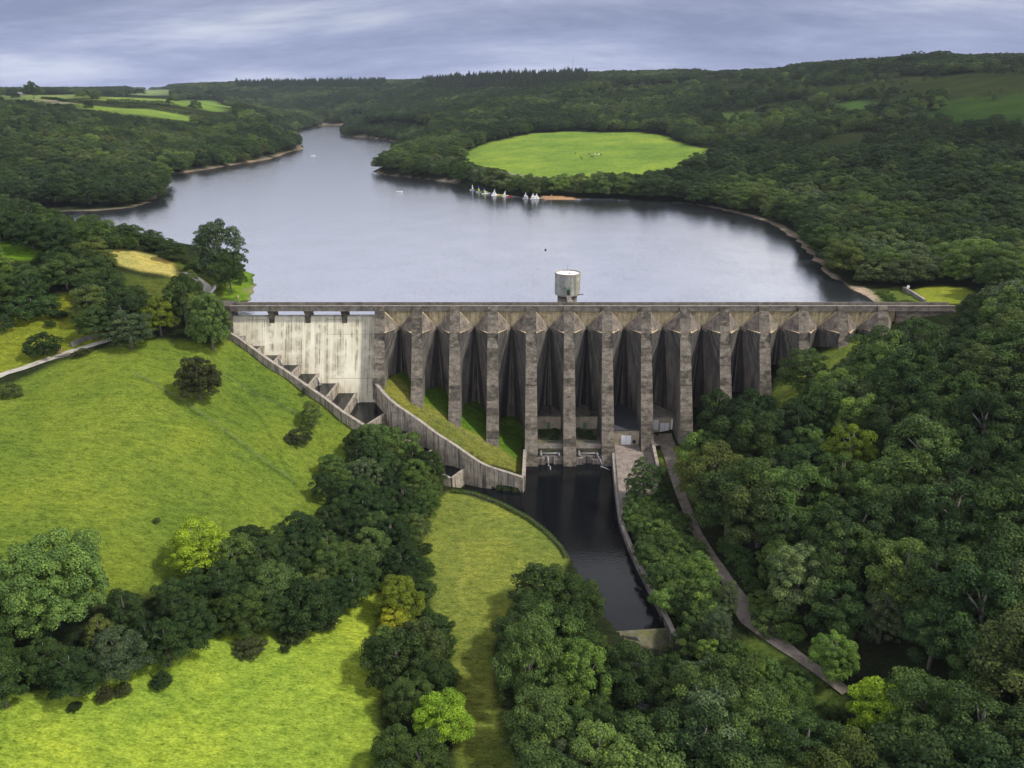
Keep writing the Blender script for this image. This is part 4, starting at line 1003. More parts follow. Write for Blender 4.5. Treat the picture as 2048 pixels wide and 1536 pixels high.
# ------------------------------------------------------------------ trees: crowns of many small leaf sprays on limbs and lobes
def crown_mesh(name, seed, Rr, Hc, base, n_lobe, lobe_r, leaf, per, style='dome', gap=0.0):
    """Rr radius, crown from z=base to base+Hc; lobes spread over the dome, leaf sprays spread over each lobe"""
    r = np.random.default_rng(seed); V, LV, CN = [], [], []
    cz = base + Hc * 0.42
    lobes = []; ph0, ph1, ph2 = r.uniform(0, 6.28, 3)
    tries = 0
    while len(lobes) < n_lobe and tries < 4000:
        tries += 1
        d = r.normal(size=3); d /= np.linalg.norm(d)
        if d[2] < -0.55: continue
        if style == 'spire': f = r.uniform(0.1, 1); z = base + Hc * f; rad = Rr * (1 - f) ** 0.75 * r.uniform(0.75, 1.05); a = r.uniform(0, 6.28); c = np.array([rad * math.cos(a), rad * math.sin(a), z])
        else:
            k = r.uniform(0.72, 1.0) if r.random() < 0.8 else r.uniform(0.2, 0.7)
            up = Hc * 0.58 if d[2] > 0 else Hc * 0.42
            c = np.array([d[0] * Rr * k, d[1] * Rr * k, cz + d[2] * up * k])
        lr = lobe_r * r.choice([r.uniform(0.5, 0.9), r.uniform(0.8, 1.45)])
        if style == 'dome':
            az = math.atan2(d[1], d[0]); wob = 1 + 0.09 * math.sin(2 * az + ph0) + 0.09 * math.sin(5 * az + ph1 + 2 * d[2]); c[0] *= wob; c[1] *= wob; c[2] += 0.045 * Hc * math.sin(3 * az + ph2)
        if all(np.linalg.norm(c - q) > 0.62 * (lr + s) * (1 - gap * 0.0) for q, s, _ in lobes): lobes.append((c, lr, r.uniform(0, 1)))
    for c, lr, tone in lobes:
        m_ = int(per * (lr / lobe_r) ** 2)
        d = r.normal(size=(m_, 3)); d /= np.linalg.norm(d, axis=1)[:, None]
        d[:, 2] = np.where(d[:, 2] < -0.35, -d[:, 2], d[:, 2])
        outw = c - np.array([0, 0, cz - Hc * 0.2]); outw = outw / (np.linalg.norm(outw) + 1e-6)
        keep = (d @ outw) > -0.45
        d = d[keep]; m_ = len(d)
        rr = lr * r.uniform(0.72, 1.08, m_)[:, None] * np.array([1, 1, 0.8])
        p = c + d * rr
        nrm = d * 0.9 + r.normal(size=(m_, 3)) * 0.42 + np.array([0, 0, 0.25])
        nrm /= np.linalg.norm(nrm, axis=1)[:, None]
        t1 = np.cross(nrm, r.normal(size=(m_, 3))); t1 /= np.linalg.norm(t1, axis=1)[:, None]; t2 = np.cross(nrm, t1)
        s1 = leaf * r.uniform(0.6, 1.25, m_)[:, None]; s2 = s1 * r.uniform(0.5, 0.95, m_)[:, None]
        q = np.stack([p - t1 * s1, p - t2 * s2 + nrm * 0.1 * s1, p + t1 * s1, p + t2 * s2 + nrm * 0.1 * s1], 1)
        V.append(q.reshape(-1, 3))
        LV.append(np.clip(0.55 + 0.28 * (tone - 0.5) + r.normal(size=m_) * 0.20, 0, 1))
    V = np.concatenate(V).astype(np.float32); LV = np.concatenate(LV).astype(np.float32); n = len(LV)
    me = bpy.data.meshes.new(name)
    me.vertices.add(4 * n); me.vertices.foreach_set('co', V.ravel())
    me.loops.add(4 * n); me.loops.foreach_set('vertex_index', np.arange(4 * n, dtype=np.int32))
    me.polygons.add(n); me.polygons.foreach_set('loop_start', np.arange(0, 4 * n, 4, dtype=np.int32))
    me.update(calc_edges=True)
    at = me.attributes.new('leafv', 'FLOAT', 'FACE'); at.data.foreach_set('value', LV)
    me.materials.append(M['leaf']); return me
def trunk_mesh(name, seed, h, r0, Rr):
    r = random.Random(seed); mb = MB()
    mb.tube([(0, 0, -0.8), (r.uniform(-.1, .1), r.uniform(-.1, .1), h * 0.35), (r.uniform(-.3, .3), r.uniform(-.3, .3), h * 0.7), (r.uniform(-.4, .4), r.uniform(-.4, .4), h * 0.92)], [r0 * 1.35, r0, r0 * 0.6, r0 * 0.18], 7)
    for k in range(6):
        a = k * 1.05 + r.uniform(-.4, .4); z = h * r.uniform(0.3, 0.6); L = Rr * r.uniform(0.4, 0.62)
        mb.tube([(0, 0, z), (math.cos(a) * L * 0.5, math.sin(a) * L * 0.5, z + h * 0.14), (math.cos(a) * L, math.sin(a) * L, z + h * 0.24)], [r0 * 0.5, r0 * 0.33, r0 * 0.1], 5)
    return mb.mesh(name, M['bark'], True)
# kinds: (crown mesh, trunk mesh, radius, full height)
KINDS = {}
def kind(key, seed, Rr, h, base, n, lr, leaf, per, style='dome'):
    KINDS[key] = (crown_mesh('crown_' + key, seed, Rr, h - base, base, n, lr, leaf, per, style), trunk_mesh('trunk_' + key, seed, h, 0.028 * h, Rr), Rr, h)
kind('oak_a', 1, 5.6, 12.5, 1.2, 52, 1.7, 0.185, 520)
kind('oak_b', 2, 6.0, 12.0, 0.8, 58, 1.55, 0.181, 468)
kind('oak_c', 3, 5.2, 13.0, 1.0, 70, 1.3, 0.172, 351)
kind('ash_a', 4, 4.6, 14.0, 1.4, 75, 1.15, 0.159, 299)
kind('ash_b', 5, 5.0, 13.0, 1.0, 84, 1.05, 0.155, 260)
kind('ash_c', 6, 4.2, 12.0, 0.6, 58, 1.2, 0.155, 325)
kind('tall_a', 7, 3.0, 13.5, 0.6, 62, 0.9, 0.142, 247)
kind('round_a', 8, 5.0, 9.5, 0.3, 72, 1.2, 0.159, 338)
kind('dense_round', 21, 4.2, 8.4, -0.2, 120, 0.95, 0.138, 338, 'ball')
kind('giant_oak', 22, 10.5, 17.0, 1.0, 190, 1.9, 0.206, 624)
kind('bush_a', 9, 2.3, 3.4, -0.3, 40, 0.70, 0.107, 234)
kind('bush_b', 10, 2.6, 3.0, -0.4, 46, 0.66, 0.107, 221)
kind('bush_c', 11, 2.0, 4.2, -0.3, 44, 0.64, 0.107, 221)
kind('conifer_a', 12, 2.8, 16, 0.8, 85, 0.85, 0.30, 50, 'spire')
kind('conifer_b', 13, 2.4, 14, 0.8, 75, 0.8, 0.30, 50, 'spire')
TREES = ['oak_a', 'oak_b', 'oak_c', 'ash_a', 'ash_b', 'ash_c', 'round_a']
TINT = {'dark': (0.025, 0.044, 0.015), 'deep': (0.035, 0.060, 0.018), 'mid': (0.053, 0.086, 0.024), 'light': (0.086, 0.135, 0.034), 'olive': (0.066, 0.086, 0.026), 'grey': (0.072, 0.098, 0.046),
        'yellow': (0.105, 0.135, 0.016), 'lime': (0.17, 0.25, 0.022), 'copper': (0.034, 0.037, 0.015), 'gold': (0.20, 0.22, 0.02), 'heather': (0.042, 0.052, 0.019)}
WORD = {'dark': 'very dark green', 'deep': 'dark green', 'mid': 'mid green', 'light': 'light green', 'olive': 'olive green', 'grey': 'grey green', 'yellow': 'yellowish', 'lime': 'bright lime green', 'copper': 'copper brown', 'gold': 'golden yellow', 'heather': 'brownish'}
def tree(key, x, y, z, s, sz, tint, label, cat='tree', group=None, name=None, simple=False):
    cm_, tm_, r0, h0 = KINDS[key]
    name = name or ('bush' if key.startswith('bush') else 'conifer_tree' if key.startswith('conifer') else 'broadleaf_tree')
    o = empty(name, (x, y, z), rnd.uniform(0, 6.28)); o.scale = (s, s, sz)
    c = bpy.data.objects.new('crown', cm_); COL.objects.link(c); c.parent = o
    t = TINT[tint] if isinstance(tint, str) else tint
    k = rnd.uniform(0.74, 1.34)
    c['tint'] = [t[0] * k * rnd.uniform(0.9, 1.04), t[1] * k, t[2] * k]
    if not simple:
        tr_ = bpy.data.objects.new('trunk', tm_); COL.objects.link(tr_); tr_.parent = o
    return tag(o, label, cat, group)
PLACED = []                                         # (x, y, radius): keeps crowns from stacking
def at_crown(px, py, h, frac=0.55): return drop(px, py, h * frac)

# trees and shrubs one can point at: (kind, crown centre px, py, crown width px, height/width, tint, label, name)
SPECIAL = [
    ('dense_round', 395, 755, 90, 1.0, 'copper', 'dense dark brownish-green round tree standing alone in the sloping field', None),
    ('dense_round', 418, 640, 84, 1.4, 'light', 'tall light green tree against the left end of the dam', None),
    ('round_a', 316, 632, 78, 1.0, 'yellow', 'rounded yellow-green tree with pale trunk left of the dam-end tree', None),
    ('round_a', 365, 598, 84, 1.2, 'mid', 'dark mid-green tree behind the rounded yellow-green one', None),
    ('ash_c', 258, 660, 84, 0.9, 'grey', 'low grey-green tree overhanging the top of the sloping field', None),
    ('oak_c', 188, 645, 82, 0.8, 'mid', 'broad low tree above the path by the stone wall', None),
    ('ash_c', 623, 827, 46, 1.2, 'olive', 'small leaning olive tree beside the spillway channel', None),
    ('ash_b', 392, 1092, 118, 1.1, 'lime', 'bright lime green tree standing out of the dark hedge belt', None),
    ('giant_oak', 95, 1165, 225, 0.85, 'light', 'huge light green spreading oak at the left edge of the hedge belt', None),
    ('ash_a', 1055, 1325, 122, 1.85, 'light', 'tall pale green ash with a bare trunk in the valley wood', None),
    ('round_a', 440, 503, 98, 1.12, 'grey', 'large grey-green tree on the lake shore left of the dam', None),
    ('round_a', 458, 545, 62, 1.2, 'deep', 'small dark tree in front of the grey-green lakeside tree', None),
    ('ash_b', 1700, 905, 110, 1.2, 'yellow', 'yellowing tree in the middle of the right wood', None),
    ('ash_c', 1870, 1405, 75, 1.2, 'gold', 'small yellow tree beside the bright green tree at lower right', None),
    ('oak_a', 1750, 1425, 120, 1.2, 'lime', 'bright green full tree low in the right wood', None),
    ('ash_b', 1668, 1310, 98, 1.1, 'light', 'pale green airy tree beside the lower end of the track', None),
    ('ash_c', 790, 1240, 72, 0.9, 'gold', 'golden yellow tree in the row beside the bright meadow', None),
    ('oak_c', 800, 1200, 100, 1.0, 'yellow', 'yellow-green tree just above the golden one in the row', None),
    ('oak_a', 880, 1440, 120, 1.0, 'lime', 'round bright green tree at the foot of the tree row', None),
    ('ash_c', 1380, 1302, 88, 1.2, 'mid', 'mid green tree beside the right end of the river weir', None),
    ('round_a', 1345, 1352, 92, 1.1, 'mid', 'broad mid green tree just below the river weir', None),
    ('tall_a', 1455, 1195, 42, 2.0, 'grey', 'slim grey poplar standing beside the track bend', None),
    ('ash_c', 1290, 965, 74, 1.3, 'deep', 'dark pointed tree at the lower edge of the concrete apron', None),
    ('tall_a', 1435, 1250, 55, 1.7, 'grey', 'grey-stemmed willow clump near the fork of the track', None),
    ('tall_a', 607, 783, 9, 2.4, 'deep', 'tiny dark columnar shrub in the grass by the channel wall', 'juniper_shrub'),
    ('bush_b', 597, 872, 58, 0.5, 'heather', 'flat brownish bramble patch below the leaning olive tree', 'bramble_patch'),
    ('bush_b', 82, 690, 76, 0.55, 'dark', 'large dark gorse clump above the path', 'gorse_bush'),
    ('bush_a', 100, 647, 24, 0.6, 'dark', 'small lone gorse bush above the large gorse clump', 'gorse_bush'),
    ('bush_a', 8, 645, 40, 0.9, 'dark', 'dark gorse bush at the left edge above the path', 'gorse_bush'),
    ('bush_b', 60, 610, 120, 0.35, 'deep', 'wide low gorse thicket along the wood edge', 'gorse_bush'),
    ('bush_a', 75, 622, 26, 0.6, 'dark', 'small gorse bush in front of the wide thicket', 'gorse_bush'),
    ('bush_a', 117, 628, 40, 0.35, 'dark', 'flat gorse bush at the right end of the thicket', 'gorse_bush'),
    ('bush_a', 146, 636, 9, 1.0, 'dark', 'tiny gorse bush alone in the grass above the path', 'gorse_bush'),
    ('bush_b', 20, 780, 50, 0.55, 'olive', 'low rushy bush below the path at the left edge', 'bush'),
    ('dense_round', 210, 1387, 36, 0.95, 'copper', 'brownish rounded shrub in the bright meadow, leftmost of three', 'gorse_bush'),
    ('dense_round', 247, 1377, 34, 0.9, 'heather', 'rounded shrub in the bright meadow, middle of three', 'gorse_bush'),
    ('dense_round', 322, 1359, 42, 0.85, 'dark', 'dark green rounded shrub in the bright meadow, rightmost of three', 'gorse_bush'),
    ('bush_b', 148, 1412, 32, 0.35, 'dark', 'small dark tussock clump in the meadow left of the shrubs', 'bush'),
    ('bush_a', 569, 1297, 20, 0.8, 'dark', 'small dark bush at the top edge of the bright meadow', 'bush'),
    ('bush_b', 500, 1290, 70, 0.45, 'heather', 'brownish bramble along the top edge of the bright meadow', 'bramble_patch'),
    ('bush_b', 585, 1268, 60, 0.5, 'heather', 'brownish bramble by the gap at the meadow corner', 'bramble_patch'),
    ('bush_b', 650, 1240, 60, 0.5, 'heather', 'brown bramble at the right end of the hedge belt', 'bramble_patch'),
    ('bush_a', 313, 1040, 18, 0.6, 'heather', 'small brown thistle clump low in the sloping field', 'bush'),
    ('bush_a', 165, 703, 34, 0.45, 'heather', 'low bracken patch under the path by the wall', 'bush'),
    ('bush_c', 215, 520, 34, 0.9, 'yellow', 'yellow-green bush at the left end of the hay field', 'bush'),
    ('bush_c', 382, 560, 36, 1.1, 'olive', 'small birch-like bush beside the lane', 'bush'),
    ('round_a', 65, 180, 30, 1.1, 'dark', 'large dark tree on the skyline right of the farm', None),
    ('round_a', 22, 176, 26, 0.65, 'dark', 'flat-topped dark tree above the grey farm roof', None),
    ('round_a', 175, 184, 13, 0.8, 'dark', 'small round tree on the far field ridge', None),
    ('round_a', 254, 187, 7, 1.1, 'dark', 'tiny lone tree on the far field hedge', None),
    ('round_a', 392, 222, 30, 0.95, 'dark', 'big dark tree at the corner of the far fields', None),
]
for key, px, py, wpx, ar, tint, label, nm in SPECIAL:
    cm_, tm_, r0, h0 = KINDS[key]
    far_y = {65: 1180, 22: 1200, 175: 1320, 254: 1290, 392: 1230}.get(px) if py < 260 else None
    if far_y:
        q = at_Y(px, py, far_y); w = wpx / FPX * float(project(q[0], q[1], q[2])[2]); h = w * ar
        q[2] = min(float(H(q[0], q[1])[0]), q[2] - h * 0.3)
    else:
        q = drop(px, py, 5.0); zc = project(q[0], q[1], q[2])[2]
        w = wpx / FPX * float(zc); h = w * ar
        q = drop(px, py, h * 0.52)
    sc = w / 2 / (r0 * 1.12); szc = h / (h0 * 1.03)
    cat = 'bush' if nm else 'tree'
    tree(key, q[0], q[1], q[2] - 0.1, sc, szc, tint, label, cat, None, nm)
    if cat == 'tree': PLACED.append((q[0], q[1], w * 0.36))

OPEN = [(P, soft) for P, c_, soft, op, gs in COVER if op]
def far_from_open(X, Y, m):
    ok = np.ones(X.shape, bool)
    for P, s in OPEN: ok &= sdf(X, Y, P) > m
    return ok
TRK = np.concatenate([TRACK_Q, PATH_Q])
def region(poly_px, spacing, jitter, hmin, hmax, keys, tints, phrase, crown=0.55, margin=0.0, cat='tree', group=None, size=1.0):
    """scatter trees so that their crowns fill the photo area poly_px"""
    P = np.array(poly_px, float)
    corners = np.array([drop(px, py, hmax * crown)[:2] for px, py in poly_px])
    x0, y0 = corners.min(0) - 15; x1, y1 = corners.max(0) + 15
    X, Y = np.meshgrid(np.arange(x0, x1, spacing), np.arange(y0, y1, spacing * 0.87))
    X = X + (np.arange(X.shape[0]) % 2)[:, None] * spacing / 2
    X = (X + rng.uniform(-jitter, jitter, X.shape) * spacing).ravel(); Y = (Y + rng.uniform(-jitter, jitter, Y.shape) * spacing).ravel()
    hh = rng.uniform(hmin, hmax, X.size)
    Z = H(X, Y)
    u, v, zc = project(X, Y, Z + hh * crown)
    ok = (sdf(u, v, P) < -margin) & (Z > -50) & clear_view(X, Y, Z, hh)
    out = []
    for x, y, z, h in zip(X[ok], Y[ok], Z[ok], hh[ok]):
        if any((x - a) ** 2 + (y - b) ** 2 < (c_ + spacing * 0.33) ** 2 for a, b, c_ in PLACED): continue
        if y < 226 and np.min(np.hypot(TRK[:, 0] - x, TRK[:, 1] - y)) < (1.9 + 0.12 * h if cat == 'tree' else 1.4 + 0.16 * h): continue
        key = rnd.choice(keys); tint = rnd.choices([t for t, w in tints], [w for t, w in tints])[0]
        r0, h0 = KINDS[key][2:]
        sz = h / h0; s = sz * rnd.uniform(0.92, 1.2) * size
        out.append(dict(key=key, x=x, y=y, z=z - 0.2, s=s, sz=sz, tint=tint, phrase=phrase, cat=cat, h=h))
    for o in out: PLACED.append((o['x'], o['y'], spacing * 0.25))
    return out
KEEP = [[(200, 503), (310, 513), (350, 530), (362, 548), (335, 556), (250, 535)], [(0, 477), (50, 489), (82, 503), (50, 516), (0, 512)],
        [(0, 640), (90, 600), (140, 592), (178, 640), (150, 690), (60, 720), (0, 745)], [(395, 553), (425, 566), (424, 592), (405, 590)], [(1800, 584), (1850, 572), (1925, 572), (1930, 596), (1850, 606)], [(905, 1230), (938, 1270), (938, 1400), (952, 1450), (1010, 1540), (955, 1540), (930, 1430), (915, 1330)], [(1543, 792), (1556, 745), (1580, 742), (1572, 790)], [(430, 590), (480, 560), (510, 555), (512, 603), (440, 604)]]
def clear_view(X, Y, Z, hh):
    """False where a crown would stand in front of the open grass of the headland"""
    ok = np.ones(np.shape(X), bool)
    for f in (0.35, 0.65, 0.92):
        u, v, zc = project(X, Y, Z + hh * f)
        if f > 0.9: ok &= ~((Y < 475) & (Y > 280) & (X < -60) & (v < np.interp(u, [-400, 0, 100, 200, 340, 360, 400, 401], [350, 390, 420, 446, 462, 486, 500, 0])))
        for P in KEEP: ok &= ~((sdf(u, v, np.array(P, float)) < 14) & (Y < 345))
    return ok
ALLT = []
ALLT += region([(1405, 850), (1440, 812), (1485, 800), (1535, 832), (1580, 785), (1645, 716), (1735, 702), (1805, 688), (1864, 668), (1908, 640), (1978, 604), (2120, 575), (2550, 560), (2600, 1620), (1690, 1620), (1690, 1475), (1715, 1385), (1600, 1260), (1545, 1190), (1500, 1110), (1440, 1000), (1410, 920)],
               8.4, 0.30, 11, 18, ['oak_a', 'oak_b', 'oak_c', 'ash_a', 'ash_b', 'oak_a'], [('dark', 3), ('deep', 5), ('mid', 5), ('light', 1.6), ('olive', 1.0), ('grey', 1.2)], 'in the dense wood right of the track')
ALLT += region([(1040, 1200), (1090, 1165), (1170, 1180), (1200, 1260), (1250, 1330), (1310, 1400), (1380, 1390), (1440, 1370), (1560, 1400), (1640, 1440), (1700, 1620), (1085, 1620), (1035, 1450), (1022, 1290)],
               7.6, 0.28, 9, 15, TREES, [('deep', 3), ('mid', 5), ('light', 2.5), ('grey', 1.4)], 'in the valley wood left of the river')
ALLT += region([(-420, 1190), (-60, 1150), (30, 1160), (180, 1210), (330, 1160), (430, 1090), (530, 1075), (610, 1055), (650, 1000), (640, 960), (685, 890), (760, 866), (855, 882), (890, 922), (870, 965), (845, 1050), (830, 1120), (800, 1150), (730, 1180), (600, 1222), (450, 1265), (320, 1300), (180, 1338), (0, 1378), (-420, 1480)],
               5.6, 0.28, 6.5, 10.5, ['oak_b', 'oak_c', 'ash_b', 'ash_c', 'round_a'], [('dark', 4), ('deep', 4), ('mid', 2.6), ('olive', 0.8), ('grey', 0.6)], 'in the dark hedge belt below the sloping field')
ALLT += region([(770, 1170), (820, 1150), (845, 1260), (858, 1380), (862, 1560), (760, 1620), (745, 1520), (765, 1400), (770, 1280)],
               6.6, 0.26, 8, 12, TREES, [('mid', 4), ('light', 2), ('olive', 1), ('deep', 2)], 'in the tree row between the two lower meadows')
ALLT += region([(-400, 430), (60, 420), (130, 450), (190, 500), (185, 545), (250, 575), (290, 600), (280, 640), (210, 640), (150, 570), (60, 585), (-40, 600), (-400, 620), (-400, 545), (-60, 540), (60, 525), (80, 485), (-40, 460), (-400, 470)],
               7.0, 0.25, 8, 11.5, ['oak_b', 'oak_c', 'ash_b', 'round_a'], [('dark', 4), ('deep', 3), ('mid', 2), ('olive', 1.5)], 'on the headland beside the hay field')
ALLT += region([(120, 440), (200, 452), (320, 478), (345, 500), (390, 530), (350, 520), (250, 490), (170, 480)],
               6, 0.25, 5, 7.5, ['oak_b', 'ash_b', 'ash_c'], [('deep', 4), ('mid', 3)], 'along the lake shore beyond the hay field')
BUSH = []
BUSH += region([(1268, 985), (1310, 985), (1345, 1020), (1385, 1090), (1425, 1160), (1455, 1225), (1440, 1330), (1395, 1350), (1350, 1290), (1321, 1200), (1287, 1110), (1266, 1030)],
               2.9, 0.3, 3.8, 6.0, ['bush_a', 'bush_c', 'bush_c'], [('light', 4), ('mid', 5), ('deep', 0.6)], 'on the bank between the river wall and the track', cat='bush', size=1.05)
BUSH += region([(1340, 1195), (1400, 1150), (1450, 1230), (1470, 1320), (1420, 1370), (1378, 1340), (1356, 1270)],
               3.4, 0.3, 4.0, 6.0, ['bush_a', 'bush_c'], [('light', 3), ('mid', 5), ('grey', 1)], 'beside the lower end of the river wall', cat='bush')
BUSH += region([(1370, 920), (1395, 915), (1440, 1010), (1490, 1110), (1545, 1200), (1600, 1275), (1575, 1275), (1500, 1190), (1445, 1110), (1405, 1010)],
               3.6, 0.3, 2.5, 4.5, ['bush_a', 'bush_b', 'bush_c'], [('light', 3), ('mid', 4), ('deep', 2)], 'along the right side of the track', cat='bush')
BUSH += region([(1480, 1300), (1540, 1290), (1640, 1370), (1720, 1420), (1640, 1440), (1540, 1390), (1440, 1370)],
               3.6, 0.3, 1.6, 3.2, ['bush_a', 'bush_b'], [('light', 3), ('mid', 4), ('yellow', 1)], 'on the scrubby slope below the track fork', cat='bush')
BUSH += region([(850, 1085), (865, 1190), (890, 1290), (905, 1380), (885, 1400), (865, 1290), (835, 1180), (820, 1120)],
               3.2, 0.3, 2.0, 3.4, ['bush_a', 'bush_b'], [('deep', 3), ('mid', 3)], 'at the left edge of the riverside meadow', cat='bush')
BUSH += region([(120, 585), (200, 585), (300, 590), (360, 620), (340, 660), (280, 660), (200, 690), (160, 650)],
               3.6, 0.3, 2.0, 3.2, ['bush_a', 'bush_b'], [('deep', 3), ('mid', 3), ('olive', 1)], 'under the trees above the path', cat='bush')
BUSH += region([(335, 520), (400, 520), (440, 545), (470, 570), (440, 570), (395, 545)],
               3.4, 0.3, 1.4, 2.6, ['bush_a', 'bush_b'], [('mid', 3), ('olive', 3)], 'on the bank between lane and lake', cat='bush')
BUSH += region([(690, 855), (745, 875), (840, 880), (880, 920), (800, 900), (700, 870)],
               3.6, 0.3, 2.0, 3.6, ['bush_a', 'bush_c'], [('mid', 3), ('deep', 3)], 'against the lower channel wall', cat='bush')
BUSH += region([(1755, 582), (1800, 578), (1835, 602), (1790, 606)],
               3.2, 0.3, 1.0, 2.0, ['bush_a', 'bush_b'], [('mid', 3), ('light', 3)], 'on the bank behind the right end of the dam', cat='bush')
print('near trees', len(ALLT), 'bushes', len(BUSH))

# the woods round the lake
def far_band(y0, y1, sp, xlim, h0, h1):
    X, Y = np.meshgrid(np.arange(-xlim, xlim, sp), np.arange(y0, y1, sp * 0.87))
    X = X + (np.arange(X.shape[0]) % 2)[:, None] * sp / 2
    X = (X + rng.uniform(-.33, .33, X.shape) * sp).ravel(); Y = (Y + rng.uniform(-.33, .33, Y.shape) * sp).ravel()
    k = (np.abs(X) < Y * 0.80 + 40); X, Y = X[k], Y[k]
    dl = sdf(X, Y, LAKE_P)
    k = (dl > 0.6 + 2.6 * smooth(0.38, 0.62, vnoise(X, Y, 75, 8))) & far_from_open(X, Y, sp * 0.18); X, Y = X[k], Y[k]
    Z = H(X, Y)
    k = (Z > LAKE - 0.2); X, Y, Z = X[k], Y[k], Z[k]
    hh = rng.uniform(h0, h1, X.size)
    u, v, zc = project(X, Y, Z + hh)
    k = (u > -260) & (u < 2310) & (v > 40)
    for pts, c_ in FAR[:8] + [([(908, 322), (930, 304), (985, 284), (1070, 268), (1280, 268), (1345, 282), (1405, 302), (1385, 322), (1330, 336), (1240, 344), (1090, 352), (1000, 342), (950, 334)], 0)]:
        P = np.array(pts, float); k &= ~(((sdf(u, v, P) < -7 * vnoise(X, Y, 26, 14) * (Y < 900)) | (sdf(u, v + 0.35 * hh / zc * FPX, P) < -9 * vnoise(X, Y, 26, 14) * (Y < 900))) & (zc < 2000))
    op = np.zeros(X.shape, bool)
    for P, c_, sf_, o_, g_ in COVER[-6:]: op |= sdf(X, Y, P) < 0
    k &= ~(op & (rng.random(X.shape) > 0.40)); hh = np.where(op, hh * rng.uniform(0.3, 0.6, X.shape), hh)
    return X[k], Y[k], Z[k], hh[k], u[k], v[k], zc[k]
bands = [far_band(246, 420, 9.6, 420, 9, 14.5), far_band(420, 700, 10.6, 620, 9, 14.5), far_band(700, 1150, 10.5, 950, 9, 13), far_band(1150, 1900, 11.5, 1500, 9, 13), far_band(1900, 3000, 17, 2300, 11, 15), far_band(3000, 4600, 34, 3400, 12, 17)]
FX, FYY, FZ, FH, FU, FV, FZC = [np.concatenate([b_[i] for b_ in bands]) for i in range(7)]
# leave out the lane, the hay field's hill top and what the near lists already planted
ok = np.ones(FX.size, bool)
near = FYY < 420
for a, b, c_ in PLACED:
    ok &= ~(near & ((FX - a) ** 2 + (FYY - b) ** 2 < (c_ + 2.5) ** 2))
ok &= ~((FX > -125) & (FX < -76) & (FYY < 345))
ok &= ~((FU < 480) & (FYY > 1060) & (FYY < 1750) & (rng.random(FX.size) > 0.10))
ok &= clear_view(FX, FYY, FZ, FH)
hid = (FX < -60) & (FYY < 300) & (FV > 560); ok &= ~hid
ok &= ~((FX > 105) & (FX < 150) & (FYY < 264))
# thin scrub on the open heath slopes of the right hill
thin = (FU > 1400) & (FV < 285) & (FV > 128) & (FYY > 450)
ok &= ~(thin & (vnoise(FX, FYY, 60, 9) * 0.7 + vnoise(FX, FYY, 22, 10) * 0.3 > 0.56))
FH = np.where(thin, FH * rng.uniform(0.4, 0.85, FH.size), FH)
# a dark ride between the trees on the right slope
FX, FYY, FZ, FH, FU, FV, FZC = [a[ok] for a in (FX, FYY, FZ, FH, FU, FV, FZC)]
sk = np.array([(u_, y_) for u_ in range(1690, 1905, 9) for y_ in (1085, 1110)] + [(u_, 1010) for u_ in (1925, 1942, 1950, 1985, 1996, 2006, 2020, 2032, 2044, 2060)], float)
sx = np.array([at_Y(u_, 120, y_)[0] for u_, y_ in sk]); sy = sk[:, 1]; szz = H(sx, sy); sh = rng.uniform(9, 15, len(sx)) + 5 * np.exp(-((sk[:, 0] - 1850) / 60) ** 2)
u_, v_, c_ = project(sx, sy, szz + sh)
FX, FYY, FZ, FH, FU, FV, FZC = [np.concatenate(p_) for p_ in ((FX, sx), (FYY, sy), (FZ, szz), (FH, sh), (FU, u_), (FV, v_), (FZC, c_))]
con = ((FU > 845) & (FU < 1175) & (FV < 172) & (FYY > 1500)) | ((FU > 470) & (FU < 770) & (FV < 172) & (FYY > 1900))
nz = vnoise(FX, FYY, 120, 3) * 0.6 + vnoise(FX, FYY, 34, 6) * 0.4
tl = np.array([TINT['dark'], TINT['deep'], TINT['mid'], TINT['olive'], TINT['grey'], TINT['light']])
lev = np.clip((nz - 0.5) * 1.5 + 0.46 + rng.normal(size=FX.size) * 0.16 + 0.26 * (FX > 105) * (FYY < 470) * (FYY > 250) - 0.10 * (FYY > 900), 0, 0.999)
ft = np.where((lev < 0.36)[:, None], tl[0], np.where((lev < 0.54)[:, None], tl[1], np.where((lev < 0.68)[:, None], tl[2], np.where((lev < 0.78)[:, None], tl[3], np.where((lev < 0.86)[:, None], tl[4], tl[5])))))
ft = ft * rng.uniform(0.8, 1.3, (FX.size, 1))
print('far trees', FX.size, 'conifers', con.sum())

# the broadleaf trees that show largest become trees of their own, the rest is one woodland
inview = (FU > 0) & (FU < 2048) & (FV > 0)
px_h = FH / FZC * FPX
def vis_rank():
    return np.where(inview & ~con, px_h, 0)
N_TREES = 292 - sum(1 for s in SPECIAL if not s[7])
near_sorted = sorted(ALLT, key=lambda o: -o['h'] / float(project(o['x'], o['y'], o['z'])[2]))
def frame_ok(o):
    u, v, zc = project(o['x'], o['y'], o['z'] + o['h'] * 0.7)
    return -20 < u < 2068 and -20 < v < 1560
ind = [o for o in near_sorted if frame_ok(o)][:N_TREES]
ids = set(id(o) for o in ind)
rest = [o for o in ALLT if id(o) not in ids]
n_far = max(0, N_TREES - len(ind))
rank = np.argsort(-vis_rank())[:n_far]
print('individual near', len(ind), 'far individual', len(rank), 'rest', len(rest))
for o in ind:
    lab = f"{WORD[o['tint']]} broadleaf tree {o['phrase']}"
    tree(o['key'], o['x'], o['y'], o['z'], o['s'], o['sz'], o['tint'], lab, 'tree', f"{WORD[o['tint']]} trees {o['phrase']}")
tnames = ['dark', 'deep', 'mid', 'olive', 'grey', 'light']
